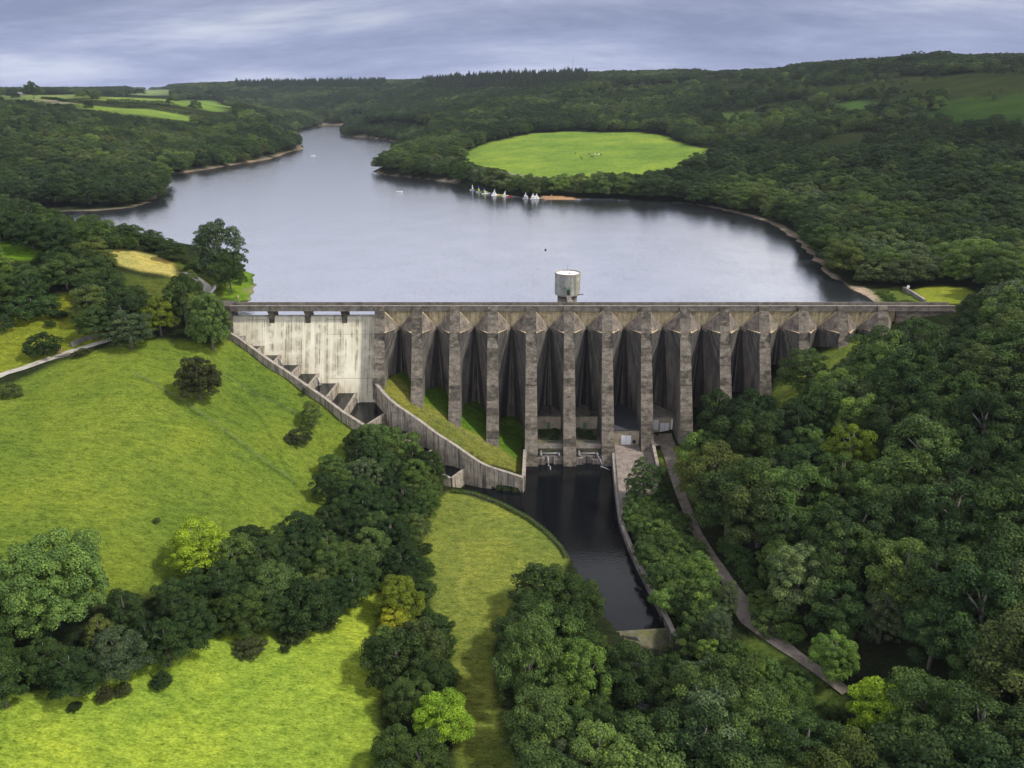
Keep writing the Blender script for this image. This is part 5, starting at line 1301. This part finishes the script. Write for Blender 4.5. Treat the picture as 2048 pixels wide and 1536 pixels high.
for i in rank:
    key = rnd.choice(TREES); h0 = KINDS[key][3]; s = FH[i] / h0
    tn = tnames[int(np.argmin(np.abs(tl - ft[i]).sum(1)))]
    ph_ = 'on the wooded slope above the right shore of the lake' if FX[i] > 0 else 'in the woods on the left shore of the lake'
    tree(key, FX[i], FYY[i], FZ[i] - 0.3, s * 1.1, s, tuple(ft[i]), f'{WORD[tn]} broadleaf tree {ph_}', 'tree', f'{WORD[tn]} trees {ph_}', simple=True)
for o in BUSH:
    if not frame_ok(o): continue
    tree(o['key'], o['x'], o['y'], o['z'], o['s'], o['sz'], o['tint'], f"{WORD[o['tint']]} bush {o['phrase']}", 'bush', f"{WORD[o['tint']]} bushes {o['phrase']}", simple=True)
# a few conifers of the skyline stand as trees of their own
ci = [i for i in np.nonzero(con)[0] if FV[i] < 152 and 850 < FU[i] < 1170]
ci = rnd.sample(ci, min(14, len(ci)))
for k, i in enumerate(ci):
    key = ('conifer_a', 'conifer_b')[k % 2]
    tree(key, FX[i], FYY[i], FZ[i] - 0.3, 1.15, 1.15, 'dark', 'dark pointed conifer on the skyline plantation beyond the lake', 'conifer', 'conifers standing out on the skyline')

def scatter(name, pts, rot, scl, kidx, tint, keys):
    me = bpy.data.meshes.new(name); n = len(pts)
    me.vertices.add(n); me.vertices.foreach_set('co', pts.astype(np.float32).ravel())
    for nm, ty, arr in (('rotz', 'FLOAT', rot), ('kidx', 'INT', kidx)):
        a = me.attributes.new(nm, ty, 'POINT'); a.data.foreach_set('value', arr.astype(np.int32 if ty == 'INT' else np.float32))
    for nm, arr in (('scl', scl), ('tint', tint)):
        a = me.attributes.new(nm, 'FLOAT_VECTOR', 'POINT'); a.data.foreach_set('vector', arr.astype(np.float32).ravel())
    me.update()
    o = link(name, me)
    ng = bpy.data.node_groups.new(name, 'GeometryNodeTree')
    ng.interface.new_socket('Geometry', in_out='INPUT', socket_type='NodeSocketGeometry'); ng.interface.new_socket('Geometry', in_out='OUTPUT', socket_type='NodeSocketGeometry')
    nd, lk = ng.nodes, ng.links
    gi, go = nd.new('NodeGroupInput'), nd.new('NodeGroupOutput')
    jn = nd.new('GeometryNodeGeometryToInstance')
    for key in keys[::-1]:
        src = next(x for x in bpy.data.objects if x.data is KINDS[key][0])
        oi = nd.new('GeometryNodeObjectInfo'); oi.transform_space = 'ORIGINAL'; oi.inputs['As Instance'].default_value = False
        oi.inputs['Object'].default_value = src
        lk.new(oi.outputs['Geometry'], jn.inputs[0])
    ip = nd.new('GeometryNodeInstanceOnPoints'); ip.inputs['Pick Instance'].default_value = True
    def attr(nm, ty):
        a = nd.new('GeometryNodeInputNamedAttribute'); a.data_type = ty; a.inputs['Name'].default_value = nm; return a.outputs['Attribute']
    cr = nd.new('ShaderNodeCombineXYZ'); lk.new(attr('rotz', 'FLOAT'), cr.inputs[2])
    er = nd.new('FunctionNodeEulerToRotation'); lk.new(cr.outputs[0], er.inputs[0])
    lk.new(gi.outputs[0], ip.inputs['Points']); lk.new(jn.outputs[0], ip.inputs['Instance'])
    lk.new(attr('kidx', 'INT'), ip.inputs['Instance Index']); lk.new(er.outputs[0], ip.inputs['Rotation']); lk.new(attr('scl', 'FLOAT_VECTOR'), ip.inputs['Scale'])
    lk.new(ip.outputs[0], go.inputs[0])
    md = o.modifiers.new('scatter', 'NODES'); md.node_group = ng
    return o
rs = set(rank.tolist())
keep = np.array([i for i in range(FX.size) if i not in rs and not con[i]])
pts = np.stack([FX, FYY, FZ - 0.3], 1)[keep]; hh = FH[keep]; tint = ft[keep]
if rest:
    pts = np.concatenate([pts, np.array([(o['x'], o['y'], o['z']) for o in rest])]); hh = np.concatenate([hh, [o['h'] for o in rest]]); tint = np.concatenate([tint, np.array([TINT[o['tint']] for o in rest])])
kidx = rng.integers(0, len(TREES), len(pts)); hk = np.array([KINDS[k][3] for k in TREES])[kidx]
s = hh / hk; wide = np.where(pts[:, 1] > 1900, 1.7, np.where(pts[:, 1] > 1150, 1.35, 1.28)) * rng.uniform(0.9, 1.15, len(s))
o = scatter('woodland', pts, rng.uniform(0, 6.28, len(pts)), np.stack([s * wide, s * wide, s], 1), kidx, tint, TREES)
tag(o, 'dense broadleaf woodland covering the hills round the lake', 'woodland', kind='stuff')
kc = np.nonzero(con)[0]; kc = kc[rng.random(len(kc)) < 0.7]
pts = np.stack([FX, FYY, FZ - 0.3], 1)[kc]; n = len(kc); s = rng.uniform(0.65, 1.5, n)
o = scatter('conifer_plantation', pts, rng.uniform(0, 6.28, n), np.stack([s * 1.5, s * 1.5, s], 1), rng.integers(0, 2, n), np.tile(np.array(TINT['dark']) * 0.9, (n, 1)), ['conifer_a', 'conifer_b'])
tag(o, 'dark conifer plantation along the far skyline', 'plantation', kind='stuff')
# ------------------------------------------------------------------ fences
def fence(px_pts, spacing, hgt, label, wires=2, world=None):
    P = np.array([drop(px, py)[:2] for px, py in px_pts]) if world is None else np.array(world)
    L = np.concatenate([[0], np.cumsum(np.hypot(*np.diff(P, axis=0).T))]); n = max(2, min(60, int(L[-1] / spacing) + 1)); s = np.linspace(0, L[-1], n)
    Q = np.stack([np.interp(s, L, P[:, 0]), np.interp(s, L, P[:, 1])], 1); Z = H(Q[:, 0], Q[:, 1])
    o = empty('wire_fence', (Q[0, 0], Q[0, 1], Z[0])); O = np.array(o.location)
    post = MB().bar((0, 0, -0.3), (0, 0, hgt), 0.13, 0.13).mesh('post', M['wood'])
    for (x, y), z in zip(Q, Z):
        c = link('post', post, o); c.location = (x - O[0], y - O[1], z - O[2])
    wm = MB()
    for w in range(wires):
        zz_ = hgt * (0.95 - 0.4 * w)
        for i in range(n - 1): wm.bar((Q[i, 0] - O[0], Q[i, 1] - O[1], Z[i] - O[2] + zz_), (Q[i + 1, 0] - O[0], Q[i + 1, 1] - O[1], Z[i + 1] - O[2] + zz_), 0.025, 0.025)
    wm.build('wire', M['steel'], o)
    return tag(o, label, 'fence')
fence([(275, 755), (330, 785), (400, 830), (470, 880), (540, 935), (590, 970)], 3.4, 1.25, 'thin post and wire fence slanting down the middle of the sloping field')
fence([(430, 745), (500, 785), (580, 825), (640, 850)], 3.6, 1.2, 'thin post and wire fence from the copper tree towards the channel')
fence([(930, 988), (1000, 1011), (1060, 1043), (1098, 1074), (1120, 1098), (1132, 1118)], 2.2, 1.2, 'post fence along the curved river bank of the lower meadow', 3)
fence([(815, 800), (850, 830), (900, 858), (950, 880), (985, 893)], 2.6, 1.1, 'fence across the grass bank below the buttress feet')
fence([(1545, 805), (1565, 795), (1590, 775)], 1.6, 1.1, 'short fence on the grass at the right buttresses')
fence([(150, 690), (180, 681), (210, 672)], 1.5, 1.3, 'short dark fence along the upper side of the path')
# railing on the river wall
ro = empty('railing', tuple(RW[1])); O = np.array(ro.location); tag(ro, 'thin metal railing on top of the river wall', 'railing')
D_ = dense(RW[:9], 2.2); pm = MB().bar((0, 0, 0), (0, 0, 1.05), 0.06, 0.06).mesh('post', M['steel'])
for p in D_: c = link('post', pm, ro); c.location = tuple(p - O)
rm = MB()
for zz_ in (0.55, 1.03):
    for a_, b_ in zip(D_[:-1], D_[1:]): rm.bar(a_ - O + (0, 0, zz_), b_ - O + (0, 0, zz_), 0.045, 0.045)
rm.build('rail', M['steel'], ro)
# dry-stone wall pieces by the path, pale parapets by the lane and on the right bank
def lump_wall(px_pts, hgt, th, mats, label, name, lift=0.0):
    P = dense([tuple(drop(px, py) + np.array([0, 0, hgt + lift])) for px, py in px_pts], 1.0)
    return wall(name, P, th, hgt + 1.2, mats, label, 'wall', cope=0.15, over=0.06)
lump_wall([(143, 694), (165, 684), (190, 676)], 1.3, 0.6, (M['stone'], M['stone']), 'rough dry-stone wall on the upper side of the path', 'stone_wall')
lump_wall([(112, 716), (130, 713), (140, 709)], 0.7, 0.7, (M['stone'], M['coping']), 'low stone culvert wall under the path edge by the walkers', 'stone_wall')
lump_wall([(417, 592), (424, 584), (431, 576)], 1.1, 0.5, (M['white'], M['coping']), 'pale parapet wall beside the lane at the dam end', 'parapet_wall')
lump_wall([(1806, 580), (1820, 587), (1835, 597), (1849, 606)], 1.2, 0.6, (M['stone'], M['coping']), 'pale-topped wall running from the dam along the right grass bank', 'boundary_wall')
q = drop(1815, 582); lb_ = empty('lifebuoy_post', tuple(q)); tag(lb_, 'white round lifebuoy housing on a post at the right bank wall', 'lifebuoy')
MB().bar((0, 0, -0.2), (0, 0, 1.2), 0.12, 0.12).build('post', M['wood'], lb_)
MB().tube([(0, -0.12, 1.5), (0, 0.12, 1.5)], 0.5, 16).build('housing', M['white'], lb_)
q = drop(451, 577); ob = empty('lifebuoy_post', tuple(q)); tag(ob, 'orange lifebuoy housing on a post on the left lake bank', 'lifebuoy')
MB().bar((0, 0, -0.2), (0, 0, 0.9), 0.12, 0.12).build('post', M['wood'], ob)
M['orange'] = plain('orange_plastic', (0.75, 0.16, 0.04), 0.5)
MB().tube([(0, -0.12, 1.2), (0, 0.12, 1.2)], 0.45, 16).build('housing', M['orange'], ob)

# ------------------------------------------------------------------ people
def person_mesh(name, pose='stand'):
    """one skinned body; the material slots 0 skin 1 top 2 trousers 3 hair are set by place on the body"""
    me = bpy.data.meshes.new(name); sit = pose == 'sit'
    hip = 0.92 if not sit else 0.32
    V = [(0, 0, hip), (0, 0, hip + 0.22), (0, 0, hip + 0.44), (0, 0, hip + 0.56), (0, -0.02, hip + 0.70), (0, -0.02, hip + 0.80)]
    E = [(0, 1), (1, 2), (2, 3), (3, 4), (4, 5)]; Rd = [.15, .14, .17, .065, .10, .075]
    for s in (-1, 1):
        b = len(V)
        V += [(s * .20, 0, hip + .47), (s * .26, -.02 if not sit else -.12, hip + .20), (s * .25, -.14 if not sit else -.34, hip - .02 if not sit else hip + .12), (s * .25, -.18 if not sit else -.42, hip - .09 if not sit else hip + .12)]
        Rd += [.062, .048, .036, .042]; E += [(2, b), (b, b + 1), (b + 1, b + 2), (b + 2, b + 3)]
        b = len(V); st = 0.16 * s
        if sit: V += [(s * .10, -.05, hip - .03), (s * .12, -.45, hip + .06), (s * .12, -.52, hip - .28), (s * .12, -.66, hip - .30)]
        else: V += [(s * .10, 0, hip - .08), (s * .11, -st * .6, .48), (s * .11, st * .7, .06), (s * .11, st * .7 - .15, .03)]
        Rd += [.095, .068, .046, .04]; E += [(0, b), (b, b + 1), (b + 1, b + 2), (b + 2, b + 3)]
    me.from_pydata(V, E, []); o = link(name, me)
    md = o.modifiers.new('skin', 'SKIN'); sv = me.skin_vertices[0].data
    for i, r_ in enumerate(Rd): sv[i].radius = (r_, r_ * (0.72 if i in (0, 1, 2) else 1))
    sv[0].use_root = True
    o.modifiers.new('sub', 'SUBSURF').levels = 1; o.modifiers['sub'].render_levels = 1
    dg_ = bpy.context.evaluated_depsgraph_get(); dg_.update()
    out = bpy.data.meshes.new_from_object(o.evaluated_get(dg_)); out.name = name
    bpy.data.objects.remove(o)
    mi = []
    for p in out.polygons:
        c = p.center
        if c.z > hip + .72 or (c.z > hip + .64 and c.y > 0.02): k = 3
        elif c.z > hip + .54: k = 0
        elif abs(c.x) > .2 and (c.z < hip + .03 and not sit): k = 0
        elif c.z > hip - .02 and not (sit and c.y < -.18 and c.z < hip + .1 and abs(c.x) < .19): k = 1
        else: k = 2
        mi.append(k)
    out.polygons.foreach_set('material_index', mi); out.polygons.foreach_set('use_smooth', [True] * len(mi))
    return out
STAND, SIT = person_mesh('body_standing'), person_mesh('body_sitting', 'sit')
def person(base, top, trousers, p, rz, label, group=None, s=1.0):
    me = base.copy()
    me.materials.clear()
    for m_ in (M['skin'], M[top], M[trousers], M['hair']): me.materials.append(m_)
    o = link('person', me); o.location = tuple(p); o.rotation_euler = (0, 0, rz); o.scale = (s, s, s)
    return tag(o, label, 'person', group)
q = drop(125, 707.5); person(STAND, 'red_cloth', 'black_cloth', q + (0, 0, 0.12), 2.2, 'person in a red top and dark trousers walking on the path')
q = drop(121, 708.5); person(STAND, 'black_cloth', 'black_cloth', q + (0, 0, 0.12), 2.2, 'person in dark clothes beside the red-topped walker on the path')
q = drop(477, 601); person(STAND, 'black_cloth', 'sail_white', q, 0.5, 'person in a dark jacket and pale trousers on the bank behind the dam end')
for k, (px, py, c_, l_) in enumerate([(1087, 397.5, 'black_cloth', 'person in black at the water edge of the launching beach, left of the group'), (1092, 396.5, 'red_cloth', 'person in a red top on the launching beach'), (1101, 396, 'blue_cloth', 'person in blue on the launching beach'),
                                      (1103.5, 393.5, 'blue_cloth', 'person in dark blue behind the blue-clad one on the beach'), (1103, 399, 'black_cloth', 'person in black standing alone on the wet sand')]):
    q = drop(px, py); q[2] = max(q[2], LAKE + 0.15); person(STAND, c_, 'black_cloth', q, k * 1.3, l_, s=1.05)

# ------------------------------------------------------------------ boats
def hull_mb(L, B, D):
    mb = MB(); st = [(-.5, .62, 0.0), (-.3, .9, -.02), (0, 1, -.03), (.25, .78, 0.0), (.42, .36, .1), (.5, .04, .22)]
    vs = []
    for t, w, sh in st:
        x = t * L; b_ = w * B / 2
        vs += [(x, -b_, D * (1 + sh)), (x, -b_ * .7, D * .25), (x, 0, -D * .05 + max(0, sh) * D), (x, b_ * .7, D * .25), (x, b_, D * (1 + sh)), (x, b_ * .8, D * (.85 + sh)), (x, 0, D * (.6 + sh)), (x, -b_ * .8, D * (.85 + sh))]
    fs = [(i * 8 + j, i * 8 + (j + 1) % 8, (i + 1) * 8 + (j + 1) % 8, (i + 1) * 8 + j) for i in range(len(st) - 1) for j in range(8)]
    return mb.add(vs, fs + [tuple(range(8))[::-1], tuple(range(40, 48))])
def sail_mb(mx, h, foot, head, belly=0.25, z0=0.9):
    """a mainsail: triangle cut in panels, a little belly, two-sided with thickness"""
    vs, fs, n = [], [], 8
    for side in (0, 1):
        for i in range(n + 1):
            t = i / n; w = foot * (1 - t) + head * t
            for j in range(4):
                u = j / 3
                vs.append((mx - w * u, belly * math.sin(math.pi * u * .8) * (1 - .4 * t) + side * .02, z0 + (h - z0) * t))
    for side in (0, 1):
        for i in range(n):
            for j in range(3):
                a = side * (n + 1) * 4 + i * 4 + j; fs.append((a, a + 1, a + 5, a + 4))
    return vs, fs
def dinghy(px, py, rz, lab, hull='hull_white', sails=('sail_white',), h=5.2, heel=0.0, jib=False):
    q = at_z(px, py, LAKE); h *= 0.74
    o = empty('sailing_dinghy', (q[0], q[1], LAKE - 0.06), rz); tag(o, lab, 'sailing boat', 'sailing dinghies at the launching shore'); o.rotation_euler = (heel, 0, rz)
    hull_mb(3.8, 1.5, 0.5).build('hull', M[hull], o, True)
    MB().tube([(0.35, 0, 0.35), (0.35, 0, h)], [0.045, 0.03], 6).build('mast', M['steel'], o)
    MB().tube([(0.35, 0, 0.95), (-1.75, 0.3, 0.95)], 0.035, 6).build('boom', M['steel'], o)
    vs, fs = sail_mb(0.3, h * .98, 1.55, 0.2)
    if len(sails) == 1: MB().add(vs, fs).build('mainsail', M[sails[0]], o)
    else:
        mb = MB(); b0 = 0; mb.v = vs
        for f in fs: mb.f.append(list(f)); mb.m.append(0 if vs[f[0]][2] < h * .52 else 1)
        mb.build('mainsail', [M[s_] for s_ in sails], o)
    if jib:
        MB().add([(1.9, 0, .7), (.45, .15, .8), (.38, .05, h * .72), (1.9, .02, .7), (.45, .17, .8), (.38, .07, h * .72)], [(0, 1, 2), (5, 4, 3), (0, 3, 4, 1), (1, 4, 5, 2), (2, 5, 3, 0)]).build('jib', M['sail_white'], o)
    return o
dinghy(944, 380.5, 2.6, 'white-sailed dinghy at the left end of the moored row', heel=0.22, h=5.4)
dinghy(957, 384.5, 2.9, 'dinghy with the larger blue and lime sail', sails=('sail_lime', 'sail_blue'), h=6.0, heel=0.1)
dinghy(969, 388, 3.3, 'dinghy with the narrower blue and lime sail', sails=('sail_lime', 'sail_blue'), h=5.6)
dinghy(988, 391, 0.4, 'larger white-sailed dinghy leaning in the middle of the row', h=6.2, heel=0.25, jib=True)
dinghy(1010, 393, 0.2, 'upright white-sailed dinghy beside the red boat', h=5.0)
dinghy(1051, 397, 0.15, 'white two-sailed dinghy alone right of the gap', h=5.4, jib=True)
dinghy(1066, 398, 0.2, 'white-sailed dinghy, left one of the close pair', h=5.2, jib=True)
dinghy(1073, 398.2, 0.1, 'white-sailed dinghy, right one of the close pair by the beach', h=5.3, jib=True)
def small_boat(px, py, rz, mat, lab, L=3.6, name='rowing_boat', z=LAKE - 0.05):
    q = at_z(px, py, z); o = empty(name, (q[0], q[1], z), rz); tag(o, lab, 'boat'); hull_mb(L, 1.5, 0.5).build('hull', M[mat], o, True)
    MB().box(-.2, .1, -.55, .55, .3, .36).build('thwart', M['wood'], o); return o, q
small_boat(976, 387.5, 0.4, 'hull_white', 'small white boat without a mast in the moored row', 3.0)
small_boat(994, 390.5, 0.3, 'hull_white', 'white tender next to the leaning dinghy', 2.6)
o_y, qy = small_boat(1001, 391, 0.25, 'hull_yellow', 'yellow-hulled boat with a bare mast', 4.0)
MB().tube([(0.3, 0, 0.3), (0.3, 0, 4.6)], [0.045, 0.03], 6).build('mast', M['dark'], o_y)
small_boat(1019, 393.3, 0.1, 'hull_red', 'red open boat at the right end of the moored row', 4.2)
small_boat(1083, 399, 0.3, 'wood', 'brown wooden boat drawn up at the beach', 3.4, z=LAKE + 0.0)
o_r, qr = small_boat(799, 384.5, 0.0, 'hull_white', 'white rowing boat with two people alone on the lake', 4.6)
for s_, l_ in ((-0.8, 'person in dark clothes seated at the left end of the rowing boat'), (0.8, 'person in dark clothes seated at the right end of the rowing boat')):
    person(SIT, 'black_cloth', 'black_cloth', (qr[0] + s_, qr[1], LAKE + 0.1), 1.57 if s_ < 0 else -1.57, l_)
o_f, qf = small_boat(626, 312, 0.3, 'hull_white', 'tiny pale boat far up the lake', 5.0)
q = at_z(1091, 500, LAKE); MB().lathe([(0.05, -.3), (.4, -.1), (.45, .2), (.3, .5), (.08, .62)], 14, tuple(q)).build('mooring_buoy', M['dark'], None, True)
tag(bpy.data.objects['mooring_buoy'], 'small dark buoy alone in the open water', 'buoy')

# ------------------------------------------------------------------ cattle in the pasture
def cow_mesh():
    me = bpy.data.meshes.new('cow_body')
    V = [(-.75, 0, 1.12), (-.35, 0, 1.05), (.2, 0, 1.02), (.62, 0, 1.08), (.95, 0, 1.25), (1.2, 0, 1.22), (1.48, 0, 1.02)]
    E = [(i, i + 1) for i in range(6)]; Rd = [.26, .36, .38, .33, .19, .15, .09]
    for x, top in ((-.68, 0), (.55, 3)):
        for s in (-1, 1):
            b = len(V); V += [(x, s * .2, .72), (x + (.08 if x > 0 else -.1), s * .2, .38), (x, s * .2, .04)]; Rd += [.13, .07, .06]; E += [(top, b), (b, b + 1), (b + 1, b + 2)]
    b = len(V); V += [(-.98, 0, 1.15), (-1.05, 0, .65)]; Rd += [.04, .03]; E += [(0, b), (b, b + 1)]
    me.from_pydata(V, E, []); o = link('cow_body', me); o.modifiers.new('skin', 'SKIN')
    for i, r_ in enumerate(Rd): me.skin_vertices[0].data[i].radius = (r_, r_)
    me.skin_vertices[0].data[2].use_root = True
    m_ = o.modifiers.new('sub', 'SUBSURF'); m_.levels = 1; m_.render_levels = 1
    dg_ = bpy.context.evaluated_depsgraph_get(); dg_.update()
    out = bpy.data.meshes.new_from_object(o.evaluated_get(dg_)); bpy.data.objects.remove(o)
    out.polygons.foreach_set('use_smooth', [True] * len(out.polygons)); return out
CB = cow_mesh()
cows = [(1178, 310, 'cow_black', 'black cow left of the main group'), (1163.5, 318.5, 'cow_black', 'black cow lowest in the pasture, apart to the left'), (1161.5, 315, 'cow_black', 'dark cow just above the lowest one'),
        (1182, 314.5, 'cow_black', 'dark cow in the middle of the herd, left of another dark one'), (1186, 315, 'cow_black', 'dark cow low in the middle of the herd'), (1190, 310, 'cow_white', 'white cow left of the other white one'), (1197, 310.7, 'cow_white', 'white cow at the right of the herd'),
        (1202, 310.6, 'cow_black', 'black cow at the right end of the herd'), (1151, 308, 'cow_black', 'dark cow alone at the left above the herd')]
for k, (px, py, c_, l_) in enumerate(cows):
    me = CB.copy(); me.materials.clear(); me.materials.append(M[c_]); q = drop(px, py); o = link('cow', me); o.location = tuple(q); o.rotation_euler = (0, 0, k * 2.1); o.scale = (0.9,) * 3
    tag(o, l_, 'cow', 'cattle grazing in the pasture across the lake')

# ------------------------------------------------------------------ far things: farm, mast, hedges of the far fields
q = drop(32, 192); fm = empty('farm_building', tuple(q)); tag(fm, 'long grey-roofed farm building on the left skyline', 'farm building')
MB().box(-9, 9, -4, 4, -1, 3).build('wall', M['stone'], fm)
MB().add([(-9.4, -4.5, 2.9), (9.4, -4.5, 2.9), (9.4, 4.5, 2.9), (-9.4, 4.5, 2.9), (-9.4, 0, 5.6), (9.4, 0, 5.6)], [(0, 1, 5, 4), (2, 3, 4, 5), (0, 4, 3), (1, 2, 5), (0, 3, 2, 1)]).build('roof', M['slate'], fm)
q = at_Y(1145, 150, 1720); q[2] = float(H(q[0], q[1])[0]); ms_ = empty('radio_mast', tuple(q)); tag(ms_, 'thin lattice mast above the skyline conifers', 'mast')
mm = MB()
for a in range(3): mm.tube([(1.2 * math.cos(a * 2.1), 1.2 * math.sin(a * 2.1), 0), (.25 * math.cos(a * 2.1), .25 * math.sin(a * 2.1), 42)], .12, 5)
for z in range(0, 42, 3):
    r_ = 1.2 - .95 * z / 42
    for a in range(3): mm.bar((r_ * math.cos(a * 2.1), r_ * math.sin(a * 2.1), z), (r_ * math.cos((a + 1) * 2.1), r_ * math.sin((a + 1) * 2.1), z + 1.5), .08, .08)
mm.build('lattice', M['steel'], ms_); MB().tube([(0, 0, 42), (0, 0, 48)], .08, 5).build('aerial', M['steel'], ms_)
def hedge(px_pts, w, h, tint, label, leaf=0.7, dens=26):
    P = np.array([drop(px, py)[:2] for px, py in px_pts]); L = np.concatenate([[0], np.cumsum(np.hypot(*np.diff(P, axis=0).T))])
    r = np.random.default_rng(int(abs(P[0, 0])) + 3); n = int(min(9000, L[-1] * dens))
    s = r.uniform(0, L[-1], n); x = np.interp(s, L, P[:, 0]); y = np.interp(s, L, P[:, 1]); zg = H(x, y)
    a = r.uniform(0, math.pi, n); hv = h * (0.75 + 0.5 * vnoise(x, y, 8, 4)); d = np.stack([np.cos(a) * w / 2 * r.uniform(.6, 1, n), r.uniform(-.5, .5, n) * w, np.sin(a) * hv * r.uniform(.7, 1, n)], 1)
    p = np.stack([x, y, zg], 1) + d; nr = d / np.linalg.norm(d, axis=1)[:, None] + r.normal(size=(n, 3)) * .4; nr /= np.linalg.norm(nr, axis=1)[:, None]
    t1 = np.cross(nr, r.normal(size=(n, 3))); t1 /= np.linalg.norm(t1, axis=1)[:, None]; t2 = np.cross(nr, t1); sz = (leaf * r.uniform(.6, 1.2, n))[:, None]
    q = np.stack([p - t1 * sz, p - t2 * sz * .7, p + t1 * sz, p + t2 * sz * .7], 1).reshape(-1, 3)
    me = bpy.data.meshes.new('hedge'); me.from_pydata(q.tolist(), [], [(4 * i, 4 * i + 1, 4 * i + 2, 4 * i + 3) for i in range(n)])
    at_ = me.attributes.new('leafv', 'FLOAT', 'FACE'); at_.data.foreach_set('value', np.clip(.5 + r.normal(size=n) * .2, 0, 1).astype(np.float32)); me.materials.append(M['leaf'])
    o = link('hedge', me); o['tint'] = list(TINT[tint]); return tag(o, label, 'hedge')
hedge([(180, 192.5), (260, 193.5), (350, 197)], 4, 4, 'dark', 'long dark hedge along the top of the far fields')
hedge([(215, 207), (260, 206), (310, 209), (355, 215)], 8, 6, 'dark', 'broken hedge with bushes between two far fields')
hedge([(335, 206), (355, 200), (372, 198)], 5, 4, 'dark', 'short hedge rising between the upper far fields')
hedge([(250, 215), (290, 217), (330, 223), (380, 231)], 5, 4, 'dark', 'lower dark hedge inside the far field')
hedge([(85, 198), (130, 203), (190, 210)], 5, 3.5, 'dark', 'hedge below the stubble field near the farm')
hedge([(940, 338), (985, 344), (1010, 350)], 9, 3.0, 'deep', 'scrubby hedge along the lower left edge of the lake pasture')
hedge([(1080, 363), (1120, 366), (1145, 362)], 7, 2.5, 'mid', 'low scrub hedge at the bottom of the lake pasture')

hedge([(903, 984), (950, 989), (1000, 1009), (1060, 1042), (1098, 1071), (1120, 1094), (1134, 1116)], 1.5, 0.9, 'mid', 'rough grassy fringe along the curved bank of the river meadow', 0.16, 110)

# plants on the valve chamber ledges
for i in (4, 5):
    xa, xb = BX[i] + 2.0, BX[i + 1] - 2.0
    for k in range(9):
        x, y = rnd.uniform(xa + 1, xb - 1), rnd.uniform(222.0, 229.6)
        tree(rnd.choice(['bush_a', 'bush_b']), x, y, -39.4, rnd.uniform(.35, .6), rnd.uniform(.22, .4), 'deep', 'dark low weeds on the ledge %s the middle buttress' % ('left of' if i == 4 else 'right of'), 'weeds', 'weeds on the valve chamber ledges ' + ('left' if i == 4 else 'right'), 'weed_clump', True)

# ------------------------------------------------------------------ air
hm = bpy.data.materials.new('haze'); hm.use_nodes = True; hn = hm.node_tree; hn.nodes.clear()
ho = hn.nodes.new('ShaderNodeOutputMaterial'); pv = hn.nodes.new('ShaderNodeVolumePrincipled')
pv.inputs['Color'].default_value = (0.80, 0.86, 1.0, 1); pv.inputs['Density'].default_value = HAZE; pv.inputs['Anisotropy'].default_value = 0.2
hn.links.new(pv.outputs[0], ho.inputs['Volume'])
if HAZE > 0:
    tag(MB().box(-4400, 4400, -300, 6700, -62, 190).build('haze', hm), 'thin bluish air over the whole valley', 'haze', kind='stuff')
